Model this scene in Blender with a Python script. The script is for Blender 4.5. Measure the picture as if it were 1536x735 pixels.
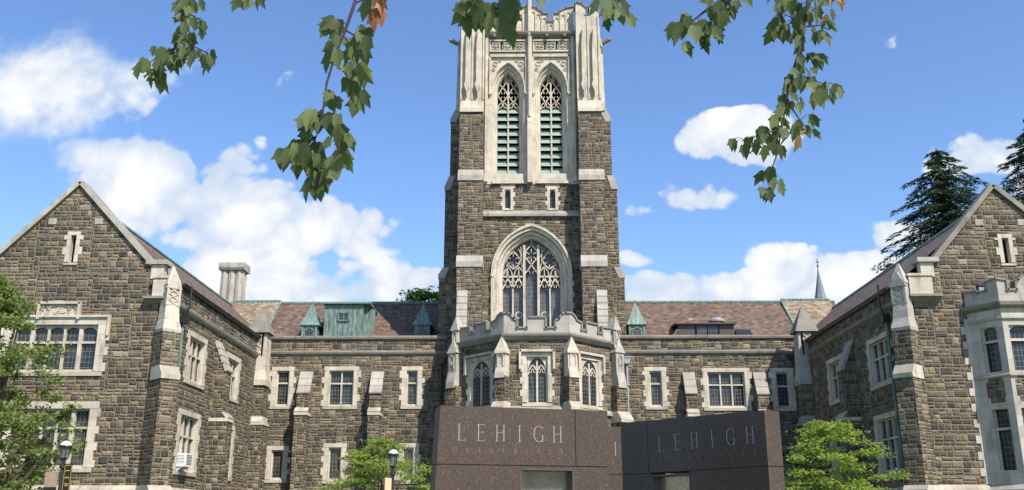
import bpy, bmesh, math, random
from mathutils import Vector, Matrix, noise
random.seed(7)
rad = math.radians
S = bpy.context.scene
for o in list(bpy.data.objects): bpy.data.objects.remove(o)

# ------------------------------------------------------------------ camera, light, sky
F_PX, PITCH = 1406.0, rad(16.45)
YAW = math.atan(18*math.cos(PITCH)/F_PX)
CAM = Vector((0, 0, 1.6))
cam = bpy.data.cameras.new('camera'); camo = bpy.data.objects.new('camera', cam)
S.collection.objects.link(camo); S.camera = camo
camo.location = CAM; camo.rotation_euler = (math.pi/2+PITCH, 0, YAW)
cam.sensor_fit = 'HORIZONTAL'; cam.sensor_width = 36.0; cam.lens = 36.0*F_PX/1536.0
cam.clip_start = 0.05; cam.clip_end = 6000
S.render.resolution_x = 1024; S.render.resolution_y = 490

SUN_AZ, SUN_EL = rad(38), rad(48)         # azimuth measured from behind the camera (-Y) towards +X
sdir = Vector((math.sin(SUN_AZ)*math.cos(SUN_EL), -math.cos(SUN_AZ)*math.cos(SUN_EL), math.sin(SUN_EL)))
sun = bpy.data.lights.new('sun', 'SUN'); sun.energy = 4.1; sun.angle = rad(0.55); sun.color = (1.0, 0.93, 0.82)
suno = bpy.data.objects.new('sun', sun); S.collection.objects.link(suno)
suno.rotation_euler = sdir.to_track_quat('Z', 'Y').to_euler(); suno.location = (20, -20, 40)
S.view_settings.view_transform = 'Standard'; S.view_settings.look = 'None'
S.view_settings.exposure = 0.78; S.view_settings.gamma = 1.0; S.view_settings.use_curve_mapping = False
S.render.engine = 'CYCLES'

def cray(px, py):
    a = (px-768)/F_PX; b = -(py-367.5)/F_PX
    R = Vector((math.cos(YAW), math.sin(YAW), 0)); H = Vector((-math.sin(YAW), math.cos(YAW), 0))
    Fw = math.cos(PITCH)*H + Vector((0, 0, math.sin(PITCH))); U = -math.sin(PITCH)*H + Vector((0, 0, math.cos(PITCH)))
    return Fw + a*R + b*U
def at(px, py, Y):
    d = cray(px, py); return CAM + d*(Y/d.y)

# ------------------------------------------------------------------ node helpers
class X:
    """scalar expression on a node socket"""
    def __init__(s, nt, sock): s.nt = nt; s.s = sock
    def _m(s, op, *a, clamp=False):
        n = s.nt.nodes.new('ShaderNodeMath'); n.operation = op; n.use_clamp = clamp
        for i, v in enumerate((s,)+a):
            if isinstance(v, X): s.nt.links.new(v.s, n.inputs[i])
            else: n.inputs[i].default_value = v
        return X(s.nt, n.outputs[0])
    def __add__(s, o): return s._m('ADD', o)
    __radd__ = __add__
    def __sub__(s, o): return s._m('SUBTRACT', o)
    def __rsub__(s, o): return (s*-1.0)+o
    def __mul__(s, o): return s._m('MULTIPLY', o)
    __rmul__ = __mul__
    def __truediv__(s, o): return s._m('DIVIDE', o)
    def floor(s): return s._m('FLOOR')
    def abs(s): return s._m('ABSOLUTE')
    def sqrt(s): return s._m('SQRT')
    def mn(s, o): return s._m('MINIMUM', o)
    def mx(s, o): return s._m('MAXIMUM', o)
    def gt(s, o): return s._m('GREATER_THAN', o)
    def lt(s, o): return s._m('LESS_THAN', o)
    def clamp(s): return s._m('ADD', 0.0, clamp=True)
    def step(s, a, b):
        n = s.nt.nodes.new('ShaderNodeMapRange'); n.interpolation_type = 'SMOOTHSTEP'
        s.nt.links.new(s.s, n.inputs[0]); n.inputs[1].default_value = a; n.inputs[2].default_value = b
        return X(s.nt, n.outputs[0])
def mix(t, a, b): return a + (b-a)*t if isinstance(a, X) or isinstance(b, X) else t*(b-a)+a
def comb(nt, x, y, z=0.0):
    n = nt.nodes.new('ShaderNodeCombineXYZ')
    for i, v in enumerate((x, y, z)):
        if isinstance(v, X): nt.links.new(v.s, n.inputs[i])
        else: n.inputs[i].default_value = v
    return n.outputs[0]
def white(nt, x, y, z=0.0):
    n = nt.nodes.new('ShaderNodeTexWhiteNoise'); n.noise_dimensions = '3D'
    nt.links.new(comb(nt, x, y, z), n.inputs['Vector'])
    sp = nt.nodes.new('ShaderNodeSeparateColor'); nt.links.new(n.outputs['Color'], sp.inputs[0])
    return [X(nt, sp.outputs[i]) for i in range(3)]
def noisef(nt, vec, scale, detail=3, rough=0.55, dist=0.0):
    n = nt.nodes.new('ShaderNodeTexNoise'); n.inputs['Scale'].default_value = scale
    n.inputs['Detail'].default_value = detail; n.inputs['Roughness'].default_value = rough
    n.inputs['Distortion'].default_value = dist
    if vec is not None: nt.links.new(vec, n.inputs['Vector'])
    return X(nt, n.outputs[0])
def ramp(nt, x, stops, interp='LINEAR'):
    n = nt.nodes.new('ShaderNodeValToRGB'); n.color_ramp.interpolation = interp
    el = n.color_ramp.elements
    while len(el) < len(stops): el.new(0.5)
    for e, (p, c) in zip(el, stops): e.position = p; e.color = (*c, 1)
    nt.links.new(x.s, n.inputs[0]); return n.outputs[0]
def mixc(nt, f, a, b, mode='MIX'):
    n = nt.nodes.new('ShaderNodeMix'); n.data_type = 'RGBA'; n.blend_type = mode
    if isinstance(f, X): nt.links.new(f.s, n.inputs[0])
    else: n.inputs[0].default_value = f
    for i, v in ((6, a), (7, b)):
        if isinstance(v, tuple): n.inputs[i].default_value = (*v, 1)
        else: nt.links.new(v, n.inputs[i])
    return n.outputs[2]
def grey(nt, x):
    return comb(nt, x, x, x)
def newmat(name, rough=0.8, spec=0.3):
    m = bpy.data.materials.new(name); m.use_nodes = True; nt = m.node_tree
    b = nt.nodes['Principled BSDF']; b.inputs['Roughness'].default_value = rough
    b.inputs['Specular IOR Level'].default_value = spec
    return m, nt, b
def bump(nt, b, h, strength, dist):
    n = nt.nodes.new('ShaderNodeBump'); n.inputs['Strength'].default_value = strength; n.inputs['Distance'].default_value = dist
    nt.links.new(h.s, n.inputs['Height']); nt.links.new(n.outputs[0], b.inputs['Normal'])
def posn(nt):
    return nt.nodes.new('ShaderNodeNewGeometry').outputs['Position']
def wall_uv(nt):
    """u along the wall (any direction), v = height, from world position and face normal"""
    g = nt.nodes.new('ShaderNodeNewGeometry')
    a = nt.nodes.new('ShaderNodeSeparateXYZ'); nt.links.new(g.outputs['True Normal'], a.inputs[0])
    p = nt.nodes.new('ShaderNodeSeparateXYZ'); nt.links.new(g.outputs['Position'], p.inputs[0])
    nx, ny, nz = [X(nt, a.outputs[i]) for i in range(3)]; x, y, z = [X(nt, p.outputs[i]) for i in range(3)]
    L = (nx*nx+ny*ny).sqrt().mx(0.001)
    u = (y*nx - x*ny)/L + nx*13.37
    return u, z, nx, ny, nz, g.outputs['Position']

def ashlar(name, tint=(1, 1, 1), W=0.98, H=0.47, stops=None, mort=(0.29, 0.25, 0.185)):
    m, nt, b = newmat(name, 0.9, 0.2)
    u, v, nx, ny, nz, P = wall_uv(nt)
    u = u + (noisef(nt, P, 3.2, 3)-0.5)*0.06; v = v + (noisef(nt, P, 3.7, 3)-0.5)*0.05
    # patches of coursing, each set at its own level, so that no bed joint runs on far
    SW, SH = 2.3, 1.63
    sr = (v/SH).floor(); so = white(nt, sr, 77.0)
    su_ = u + so[0]*SW; sc = (su_/SW).floor(); sx = su_-sc*SW; sy = v-sr*SH
    sd = sx.mn(SW-sx).mn(sy.mn(SH-sy))
    sk = white(nt, sc, sr, 5.0)
    v = v + sk[0]*H; u = u + sk[1]*3.0
    r = (v/H).floor(); y = v - r*H
    o = white(nt, r, 3.0)
    uu = u + o[0]*W*5
    c = (uu/W).floor(); x = uu - c*W
    a1 = white(nt, c, r, 1.0)
    h1 = (a1[0]*0.44+0.28)*H
    sub = y.gt(h1)
    y0 = sub*h1; y1 = mix(sub, h1, h1*0.0+H)
    a2 = white(nt, c, r, sub+5.0)
    s1 = (a2[0]*0.46+0.27)*W
    side = x.gt(s1)
    x0 = side*s1; x1 = mix(side, s1, s1*0.0+W)
    a3 = white(nt, c, r, sub*2.0+side+11.0)
    # wide pieces get a further upright joint, tall ones sometimes a level one
    wide = (x1-x0).gt(0.56*W)*a3[0].gt(0.28)
    xm = x0+(x1-x0)*(a3[1]*0.3+0.35)
    s2 = x.gt(xm)
    nx0 = mix(wide*s2, x0, xm); nx1 = mix(wide*(1.0-s2), x1, xm)
    tall = (y1-y0).gt(0.60*H)*a3[2].gt(0.72)
    ym = y0+(y1-y0)*(a3[0]*0.2+0.4)
    s3 = y.gt(ym)
    ny0 = mix(tall*s3, y0, ym); ny1 = mix(tall*(1.0-s3), y1, ym)
    d = (x-nx0).mn(nx1-x).mn((y-ny0).mn(ny1-y)).mn(sd) + (noisef(nt, P, 17, 2)-0.5)*0.012
    face = d.step(0.003, 0.019)
    idn = white(nt, c+sub*17.0+wide*s2*31.0, r+side*23.0, tall*s3*7.0+2.0)
    col = ramp(nt, idn[0], stops or [(0.0, (0.072, 0.070, 0.068)), (0.15, (0.105, 0.098, 0.088)), (0.30, (0.158, 0.138, 0.110)), (0.46, (0.128, 0.110, 0.086)), (0.58, (0.195, 0.168, 0.128)), (0.70, (0.090, 0.084, 0.077)), (0.82, (0.215, 0.170, 0.115)), (0.90, (0.140, 0.102, 0.074)), (0.94, (0.235, 0.210, 0.170))], 'CONSTANT')
    fine = noisef(nt, P, 14, 4, 0.7)
    blot = noisef(nt, P, 4.5, 3, 0.6)
    big = noisef(nt, P, 0.33, 3, 0.5)
    val = ((idn[1]*0.55+0.72)*(fine*1.1+0.45)*(blot*1.0+0.5)*(big*0.8+0.6))
    col = mixc(nt, 1.0, col, grey(nt, val), 'MULTIPLY')
    col = mixc(nt, blot.step(0.55, 0.75)*0.35, col, (0.22, 0.17, 0.11))
    mcol = mixc(nt, 1.0, mort, grey(nt, fine*0.5+0.75), 'MULTIPLY')
    col = mixc(nt, face, mcol, col)
    col = mixc(nt, 1.0, col, tint, 'MULTIPLY')
    nt.links.new(col, b.inputs['Base Color'])
    hgt = d.step(0.0, 0.06)*0.8 + fine*0.55 + blot*0.5 + idn[2]*0.25
    bump(nt, b, hgt, 1.0, 0.045)
    return m

def limestone(name, col=(0.60, 0.545, 0.455), dirt=(0.19, 0.175, 0.15), amt=1.25, bh=0.42):
    m, nt, b = newmat(name, 0.85, 0.25)
    u, v, nx, ny, nz, P = wall_uv(nt)
    br = nt.nodes.new('ShaderNodeTexBrick'); nt.links.new(comb(nt, u, v), br.inputs['Vector'])
    br.inputs['Scale'].default_value = 1; br.inputs['Brick Width'].default_value = 0.8; br.inputs['Row Height'].default_value = bh
    br.inputs['Mortar Size'].default_value = 0.007; br.inputs['Mortar Smooth'].default_value = 0.3
    br.inputs['Color1'].default_value = (1, 1, 1, 1); br.inputs['Color2'].default_value = (0.80, 0.79, 0.77, 1); br.inputs['Mortar'].default_value = (0.62, 0.60, 0.56, 1)
    n1 = noisef(nt, comb(nt, u*1.6, v*0.35, nx), 1.6, 5, 0.65)
    n2 = noisef(nt, P, 0.9, 4, 0.6); n3 = noisef(nt, P, 22, 3, 0.6)
    base = mixc(nt, 1.0, col, br.outputs['Color'], 'MULTIPLY')
    base = mixc(nt, n1.step(0.48, 0.78)*0.65*amt, base, dirt)
    base = mixc(nt, n2.step(0.52, 0.8)*0.45*amt, base, dirt)
    base = mixc(nt, nz.step(0.2, 0.7)*n2.step(0.25, 0.6)*0.5*amt, base, dirt)   # lichen on weathered tops
    base = mixc(nt, 1.0, base, grey(nt, n3*0.3+0.85), 'MULTIPLY')
    nt.links.new(base, b.inputs['Base Color'])
    bump(nt, b, n3*0.6+n1*0.8, 0.6, 0.012)
    return m

def slate(name, stops, patch=None, pth=0.7):
    m, nt, b = newmat(name, 0.75, 0.3)
    u, v, nx, ny, nz, P = wall_uv(nt)
    hz = (nx*nx+ny*ny).sqrt().mx(0.15)
    br_v = v/hz
    H, W = 0.19, 0.27
    r = (br_v/H).floor(); y = br_v-r*H
    o = white(nt, r, 1.0); uu = u + (r*0.5)*W + o[0]*0.05
    c = (uu/W).floor(); x = uu-c*W
    idn = white(nt, c, r, 4.0)
    col = ramp(nt, idn[0], stops, 'CONSTANT')
    big = noisef(nt, P, 0.5, 4, 0.6); f = noisef(nt, P, 9, 3)
    col = mixc(nt, 1.0, col, grey(nt, (idn[1]*0.5+0.72)*(big*0.5+0.75)*(f*0.4+0.8)), 'MULTIPLY')
    if patch:
        pn = noisef(nt, comb(nt, c*0.21, r*0.45), 1.0, 3, 0.6)
        col = mixc(nt, pn.step(pth, pth+0.02), col, patch)
    gap = x.mn(W-x).step(0.0, 0.014)*y.step(0.0, 0.022)
    col = mixc(nt, gap*0.75+0.25, (0.02, 0.017, 0.015), col)
    nt.links.new(col, b.inputs['Base Color'])
    bump(nt, b, (1.0-y/H)*0.7+idn[2]*0.4, 0.9, 0.02)
    return m

def simple(name, col, rough=0.6, spec=0.4, metal=0.0, nscale=6, namt=0.3, emis=None):
    m, nt, b = newmat(name, rough, spec); b.inputs['Metallic'].default_value = metal
    n = noisef(nt, posn(nt), nscale, 4, 0.6)
    nt.links.new(mixc(nt, 1.0, col, grey(nt, n*namt*2+(1-namt)), 'MULTIPLY'), b.inputs['Base Color'])
    bump(nt, b, n, 0.25, 0.01)
    return m

def copper_mat():
    m, nt, b = newmat('verdigris_copper', 0.6, 0.4)
    u, v, nx, ny, nz, P = wall_uv(nt)
    st = noisef(nt, comb(nt, u*5, v*0.8, nx*3), 1.5, 5, 0.65)
    n = noisef(nt, P, 3, 3)
    col = ramp(nt, st, [(0.30, (0.07, 0.085, 0.075)), (0.45, (0.115, 0.165, 0.145)), (0.60, (0.18, 0.29, 0.245)), (0.8, (0.29, 0.42, 0.36))])
    col = mixc(nt, n.step(0.45, 0.7)*0.4, col, (0.10, 0.13, 0.115))
    nt.links.new(col, b.inputs['Base Color']); bump(nt, b, st, 0.3, 0.01); return m

def leaded(name, lead=(0.15, 0.165, 0.165), W=0.155, H=0.215, tintc=(0.018, 0.021, 0.022)):
    m, nt, b = newmat(name, 0.08, 0.38)
    u, v, nx, ny, nz, P = wall_uv(nt)
    r = (v/H).floor(); c = (u/W).floor(); x = u-c*W; y = v-r*H
    line = 1.0 - x.mn(W-x).mn(y.mn(H-y)).step(0.004, 0.012)
    idn = white(nt, c, r, 7.0)
    n = noisef(nt, P, 1.1, 3)
    g = mixc(nt, idn[0]*0.45+n.step(0.4, 0.65)*0.4, tintc, (0.032, 0.036, 0.036))
    cur = noisef(nt, comb(nt, u*0.5, v*0.35, 3.0), 1.0, 1)
    g = mixc(nt, cur.step(0.56, 0.60)*(0.35+idn[1]*0.4), g, (0.085, 0.062, 0.045))
    nt.links.new(mixc(nt, line, g, lead), b.inputs['Base Color'])
    nt.links.new((line*0.4+0.07).s, b.inputs['Roughness'])
    b.inputs['IOR'].default_value = 1.5
    bump(nt, b, idn[1]*x*4.0 + idn[2]*y*3.0 + noisef(nt, P, 5, 2)*0.5, 0.5, 0.012)
    return m

def granite(name, col, rough=0.4):
    m, nt, b = newmat(name, rough, 0.28)
    P = posn(nt)
    a = noisef(nt, P, 60, 2, 0.7); c = noisef(nt, P, 1.2, 4, 0.6)
    vo = nt.nodes.new('ShaderNodeTexVoronoi'); vo.inputs['Scale'].default_value = 85; nt.links.new(P, vo.inputs['Vector'])
    vs = nt.nodes.new('ShaderNodeSeparateColor'); nt.links.new(vo.outputs['Color'], vs.inputs[0]); sp = X(nt, vs.outputs[0])
    v2 = nt.nodes.new('ShaderNodeTexVoronoi'); v2.inputs['Scale'].default_value = 7; nt.links.new(P, v2.inputs['Vector'])
    fleck = X(nt, v2.outputs['Distance']).lt(0.045)
    k = (sp*0.55+0.72)*(a*0.5+0.75)*(c*0.35+0.83)
    cc = mixc(nt, 1.0, col, grey(nt, k), 'MULTIPLY')
    cc = mixc(nt, sp.gt(0.965)*0.22+fleck*0.22, cc, (0.34, 0.30, 0.27))
    nt.links.new(cc, b.inputs['Base Color'])
    bump(nt, b, sp, 0.08, 0.004); return m

def leafmat(name, stops, trans=0.35, rough=0.5):
    m, nt, b = newmat(name, rough, 0.18)
    g = nt.nodes.new('ShaderNodeNewGeometry'); rnd = X(nt, g.outputs['Random Per Island'])
    n = noisef(nt, g.outputs['Position'], 1.3, 2)
    col = ramp(nt, (rnd*0.75+n*0.5-0.12).clamp(), stops)
    nt.links.new(col, b.inputs['Base Color'])
    tr = nt.nodes.new('ShaderNodeBsdfTranslucent'); nt.links.new(mixc(nt, 1.0, col, (1.3, 1.5, 0.6), 'MULTIPLY'), tr.inputs[0])
    ms = nt.nodes.new('ShaderNodeMixShader'); ms.inputs[0].default_value = trans
    nt.links.new(b.outputs[0], ms.inputs[1]); nt.links.new(tr.outputs[0], ms.inputs[2])
    nt.links.new(ms.outputs[0], nt.nodes['Material Output'].inputs[0]); return m

def world():
    w = bpy.data.worlds.new('World'); S.world = w; w.use_nodes = True; nt = w.node_tree
    w.cycles.sampling_method = 'MANUAL'; w.cycles.sample_map_resolution = 512
    bg = nt.nodes['Background']; bg.inputs[1].default_value = 0.10
    sk = nt.nodes.new('ShaderNodeTexSky'); sk.sky_type = 'NISHITA'; sk.sun_disc = False
    sk.sun_elevation = SUN_EL; sk.sun_rotation = math.atan2(sdir.x, sdir.y)
    sk.air_density = 1.0; sk.dust_density = 0.35; sk.ozone_density = 3.0
    tc = nt.nodes.new('ShaderNodeTexCoord'); D = tc.outputs['Generated']
    sp = nt.nodes.new('ShaderNodeSeparateXYZ'); nt.links.new(D, sp.inputs[0])
    x, y, z = [X(nt, sp.outputs[i]) for i in range(3)]
    yy = y.mx(0.05); u = x/yy; v = z/yy
    pv = comb(nt, u, v)
    n1 = noisef(nt, pv, 5.5, 8, 0.62, 0.35); n2 = noisef(nt, pv, 22, 5, 0.6)
    blobs = [  # px, py, rx, ry, weight : cumulus banks placed by direction
        (30, 130, 230, 88, 1.0), (215, 110, 150, 46, .78), (60, 40, 160, 40, .30),
        (150, 232, 85, 30, 1.1), (235, 265, 120, 62, 1.25), (290, 300, 90, 50, 1.15), (330, 258, 75, 48, 1.1), (360, 320, 120, 60, 1.2), (470, 345, 115, 50, 1.1),
        (350, 400, 75, 50, 1.0), (450, 430, 140, 48, 1.15), (570, 432, 130, 36, 1.0), (640, 415, 50, 22, .9),
        (1120, 215, 125, 38, .86), (1150, 195, 55, 28, .8), (1055, 205, 55, 28, .75), (1035, 300, 70, 42, .78), (985, 318, 40, 20, .6),
        (955, 388, 40, 16, .8), (1160, 388, 60, 20, .55), (1010, 435, 110, 32, 1.25), (1120, 440, 150, 34, 1.3), (1260, 428, 130, 40, 1.2), (1310, 405, 70, 25, 1.0),
        (1500, 235, 80, 34, 1.0), (1440, 255, 50, 18, .7), (1350, 352, 48, 22, .9), (1345, 48, 50, 24, .40), (1560, 300, 90, 60, .8)]
    f = None
    for (px, py, rx, ry, wt) in blobs:
        d = cray(px, py); d1 = cray(px+rx, py); d2 = cray(px, py-ry)
        uc, vc = d.x/d.y, d.z/d.y; ru = abs(d1.x/d1.y-uc); rv = abs(d2.z/d2.y-vc)
        a = (u-uc)/ru; c = (v-vc)/rv
        g = (1.0-(a*a+c*c).sqrt()*0.72)*wt
        f = g if f is None else f.mx(g)
    # elsewhere in the sky (sides, behind): loose generated cumulus
    n3 = noisef(nt, D, 2.6, 6, 0.6)
    back = (n3-0.52)*3.0
    front = y.gt(0.06)
    f = mix(front, back, f.mx(-0.6))
    n0 = noisef(nt, pv, 2.6, 4, 0.55)
    bil = None                                            # billows: rounded cells at three sizes
    wn = nt.nodes.new('ShaderNodeTexNoise'); wn.inputs['Scale'].default_value = 7; wn.inputs['Detail'].default_value = 4; nt.links.new(pv, wn.inputs['Vector'])
    wv = nt.nodes.new('ShaderNodeVectorMath'); wv.operation = 'MULTIPLY_ADD'; nt.links.new(wn.outputs['Color'], wv.inputs[0]); wv.inputs[1].default_value = (.11, .11, .11); nt.links.new(pv, wv.inputs[2])
    for sc_, am in ((9, .55), (21, .36), (50, .2)):
        vo = nt.nodes.new('ShaderNodeTexVoronoi'); vo.inputs['Scale'].default_value = sc_; nt.links.new(wv.outputs[0], vo.inputs['Vector'])
        t = (0.55-X(nt, vo.outputs['Distance']))*am; bil = t if bil is None else bil+t
    soft = ((u+0.36)*-4.0+(v-0.42)*3.0).clamp()            # the high cloud on the left is a smooth veil
    f = f + f.mn(0.0)*1.6
    dens = f*1.15 + (n1-0.5)*1.7 + mix(soft, bil*1.6, bil*0.35) + (n2-0.5)*0.5 + (n0-0.5)*0.7 - 0.36
    mask = mix(soft, dens.step(-0.03, 0.20), dens.step(-0.15, 0.55))*0.97
    # cloud colour: bright tops, blue-grey thinner undersides
    shade = (dens*0.45 + bil*1.3 + (n2-0.5)*0.7 + (n0-0.5)*0.8).step(-0.25, 0.85)
    cc = ramp(nt, shade, [(0, (3.6, 4.3, 5.3)), (0.4, (4.5, 4.9, 5.5)), (0.8, (5.6, 5.7, 5.85)), (1, (6.1, 6.1, 6.1))])
    hs = nt.nodes.new('ShaderNodeHueSaturation'); nt.links.new(sk.outputs[0], hs.inputs['Color'])
    hs.inputs['Saturation'].default_value = 1.12; hs.inputs['Hue'].default_value = 0.506; hs.inputs['Value'].default_value = 1.32
    nt.links.new(mixc(nt, mask, hs.outputs[0], cc), bg.inputs[0])
world()

M = {}
M['stone'] = ashlar('random_ashlar', (0.92, 0.87, 0.79), W=0.80, H=0.42)
M['stone_mid'] = ashlar('centre_ashlar', (0.95, 0.90, 0.815), W=0.88, H=0.45)
M['stone_fine'] = ashlar('tower_ashlar', (0.90, 0.86, 0.79), W=0.80, H=0.42)
M['lime'] = limestone('limestone_trim', (0.585, 0.525, 0.43), (0.20, 0.175, 0.14), 1.3)
M['lime_grey'] = limestone('weathered_limestone', (0.43, 0.40, 0.35), (0.13, 0.12, 0.105), 1.0)
M['lime_bay'] = limestone('bay_limestone', (0.50, 0.46, 0.39), (0.16, 0.15, 0.13), 1.0)
M['coping'] = limestone('dark_coping', (0.27, 0.25, 0.215), (0.085, 0.08, 0.072), 1.0)
M['roof'] = slate('brown_slate', [(0, (0.142, 0.096, 0.070)), (0.4, (0.112, 0.077, 0.058)), (0.7, (0.170, 0.118, 0.086)), (0.92, (0.085, 0.066, 0.055))], (0.34, 0.27, 0.21), 0.70)
M['roof_tan'] = slate('tan_slate', [(0, (0.235, 0.185, 0.125)), (0.4, (0.185, 0.145, 0.10)), (0.7, (0.28, 0.225, 0.155))])
M['copper'] = copper_mat()
M['louvre'] = simple('pale_copper_louvre', (0.235, 0.30, 0.255), 0.7, 0.3, nscale=2.5, namt=0.3)
M['leaded'] = leaded('leaded_glass')
M['stained'] = leaded('stained_glass', (0.16, 0.17, 0.18), 0.21, 0.26, (0.115, 0.12, 0.12))
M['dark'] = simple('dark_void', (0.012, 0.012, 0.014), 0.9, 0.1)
M['iron'] = simple('black_iron', (0.02, 0.02, 0.022), 0.4, 0.5)
M['pipe'] = simple('brown_downpipe', (0.055, 0.045, 0.042), 0.5, 0.4)
M['brownmetal'] = simple('brown_sheet_metal', (0.075, 0.058, 0.052), 0.5, 0.4)
M['white'] = simple('white_enamel', (0.72, 0.72, 0.70), 0.5, 0.4, namt=0.1)
M['greym'] = simple('grey_metal', (0.32, 0.33, 0.34), 0.45, 0.5)
M['lead'] = simple('grey_spire_sheet', (0.20, 0.205, 0.225), 0.5, 0.4, nscale=1.2)
M['granite'] = granite('brown_granite', (0.068, 0.048, 0.035), 0.45)
M['granite_dark'] = M['granite']
M['inscr'] = simple('inscription', (0.36, 0.33, 0.295), 0.8, 0.2, nscale=70)
M['inscr_dim'] = simple('faint_inscription', (0.20, 0.17, 0.145), 0.8, 0.2, nscale=70)
M['joint'] = simple('granite_joint', (0.05, 0.04, 0.035), 0.8, 0.2)
M['bark'] = simple('bark', (0.09, 0.07, 0.055), 0.9, 0.2, nscale=18, namt=0.4)
M['twig'] = simple('twig_bark', (0.055, 0.038, 0.038), 0.7, 0.3, nscale=40)
M['yellow'] = simple('yellow_banner', (0.70, 0.50, 0.02), 0.7, 0.2, namt=0.05)
M['gold'] = simple('gold_lettering', (0.60, 0.42, 0.06), 0.6, 0.3, namt=0.05)
M['blackcloth'] = simple('black_banner', (0.02, 0.018, 0.016), 0.8, 0.2)
M['cream'] = simple('cream_banner', (0.62, 0.50, 0.28), 0.8, 0.2)
M['grass'] = simple('grass', (0.06, 0.10, 0.03), 0.9, 0.2, nscale=9, namt=0.4)
M['paving'] = simple('paving', (0.20, 0.18, 0.16), 0.85, 0.2, nscale=3, namt=0.2)

# ------------------------------------------------------------------ mesh helpers
ROOTLOC = {}
def link(o): S.collection.objects.link(o)
def empty(name, loc, label, cat, group=None, kind=None):
    o = bpy.data.objects.new(name, None); o.empty_display_size = 0.3; o.location = loc; link(o)
    ROOTLOC[o] = Vector(loc); tag(o, label, cat, group, kind); return o
def tag(o, label=None, cat=None, group=None, kind=None):
    if label: o['label'] = label
    if cat: o['category'] = cat
    if group: o['group'] = group
    if kind: o['kind'] = kind
    return o
class Fr:
    """upright plane: O origin, U horizontal axis, N outward normal"""
    def __init__(s, O, U, N=None):
        s.O = Vector(O); s.U = Vector(U).normalized(); s.V = Vector((0, 0, 1))
        s.N = Vector(N).normalized() if N else s.U.cross(s.V)
    def p(s, u, v, d=0.0): return s.O + s.U*u + s.V*v + s.N*d
    def uv(s, px, py, d=0.0):
        r = cray(px, py); t = (s.O + s.N*d - CAM).dot(s.N)/r.dot(s.N); q = CAM+r*t - s.O
        return q.dot(s.U), q.z
SITE = [1.0]     # size factor of the block being built (its measured drawing is enlarged to its real distance)
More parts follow.
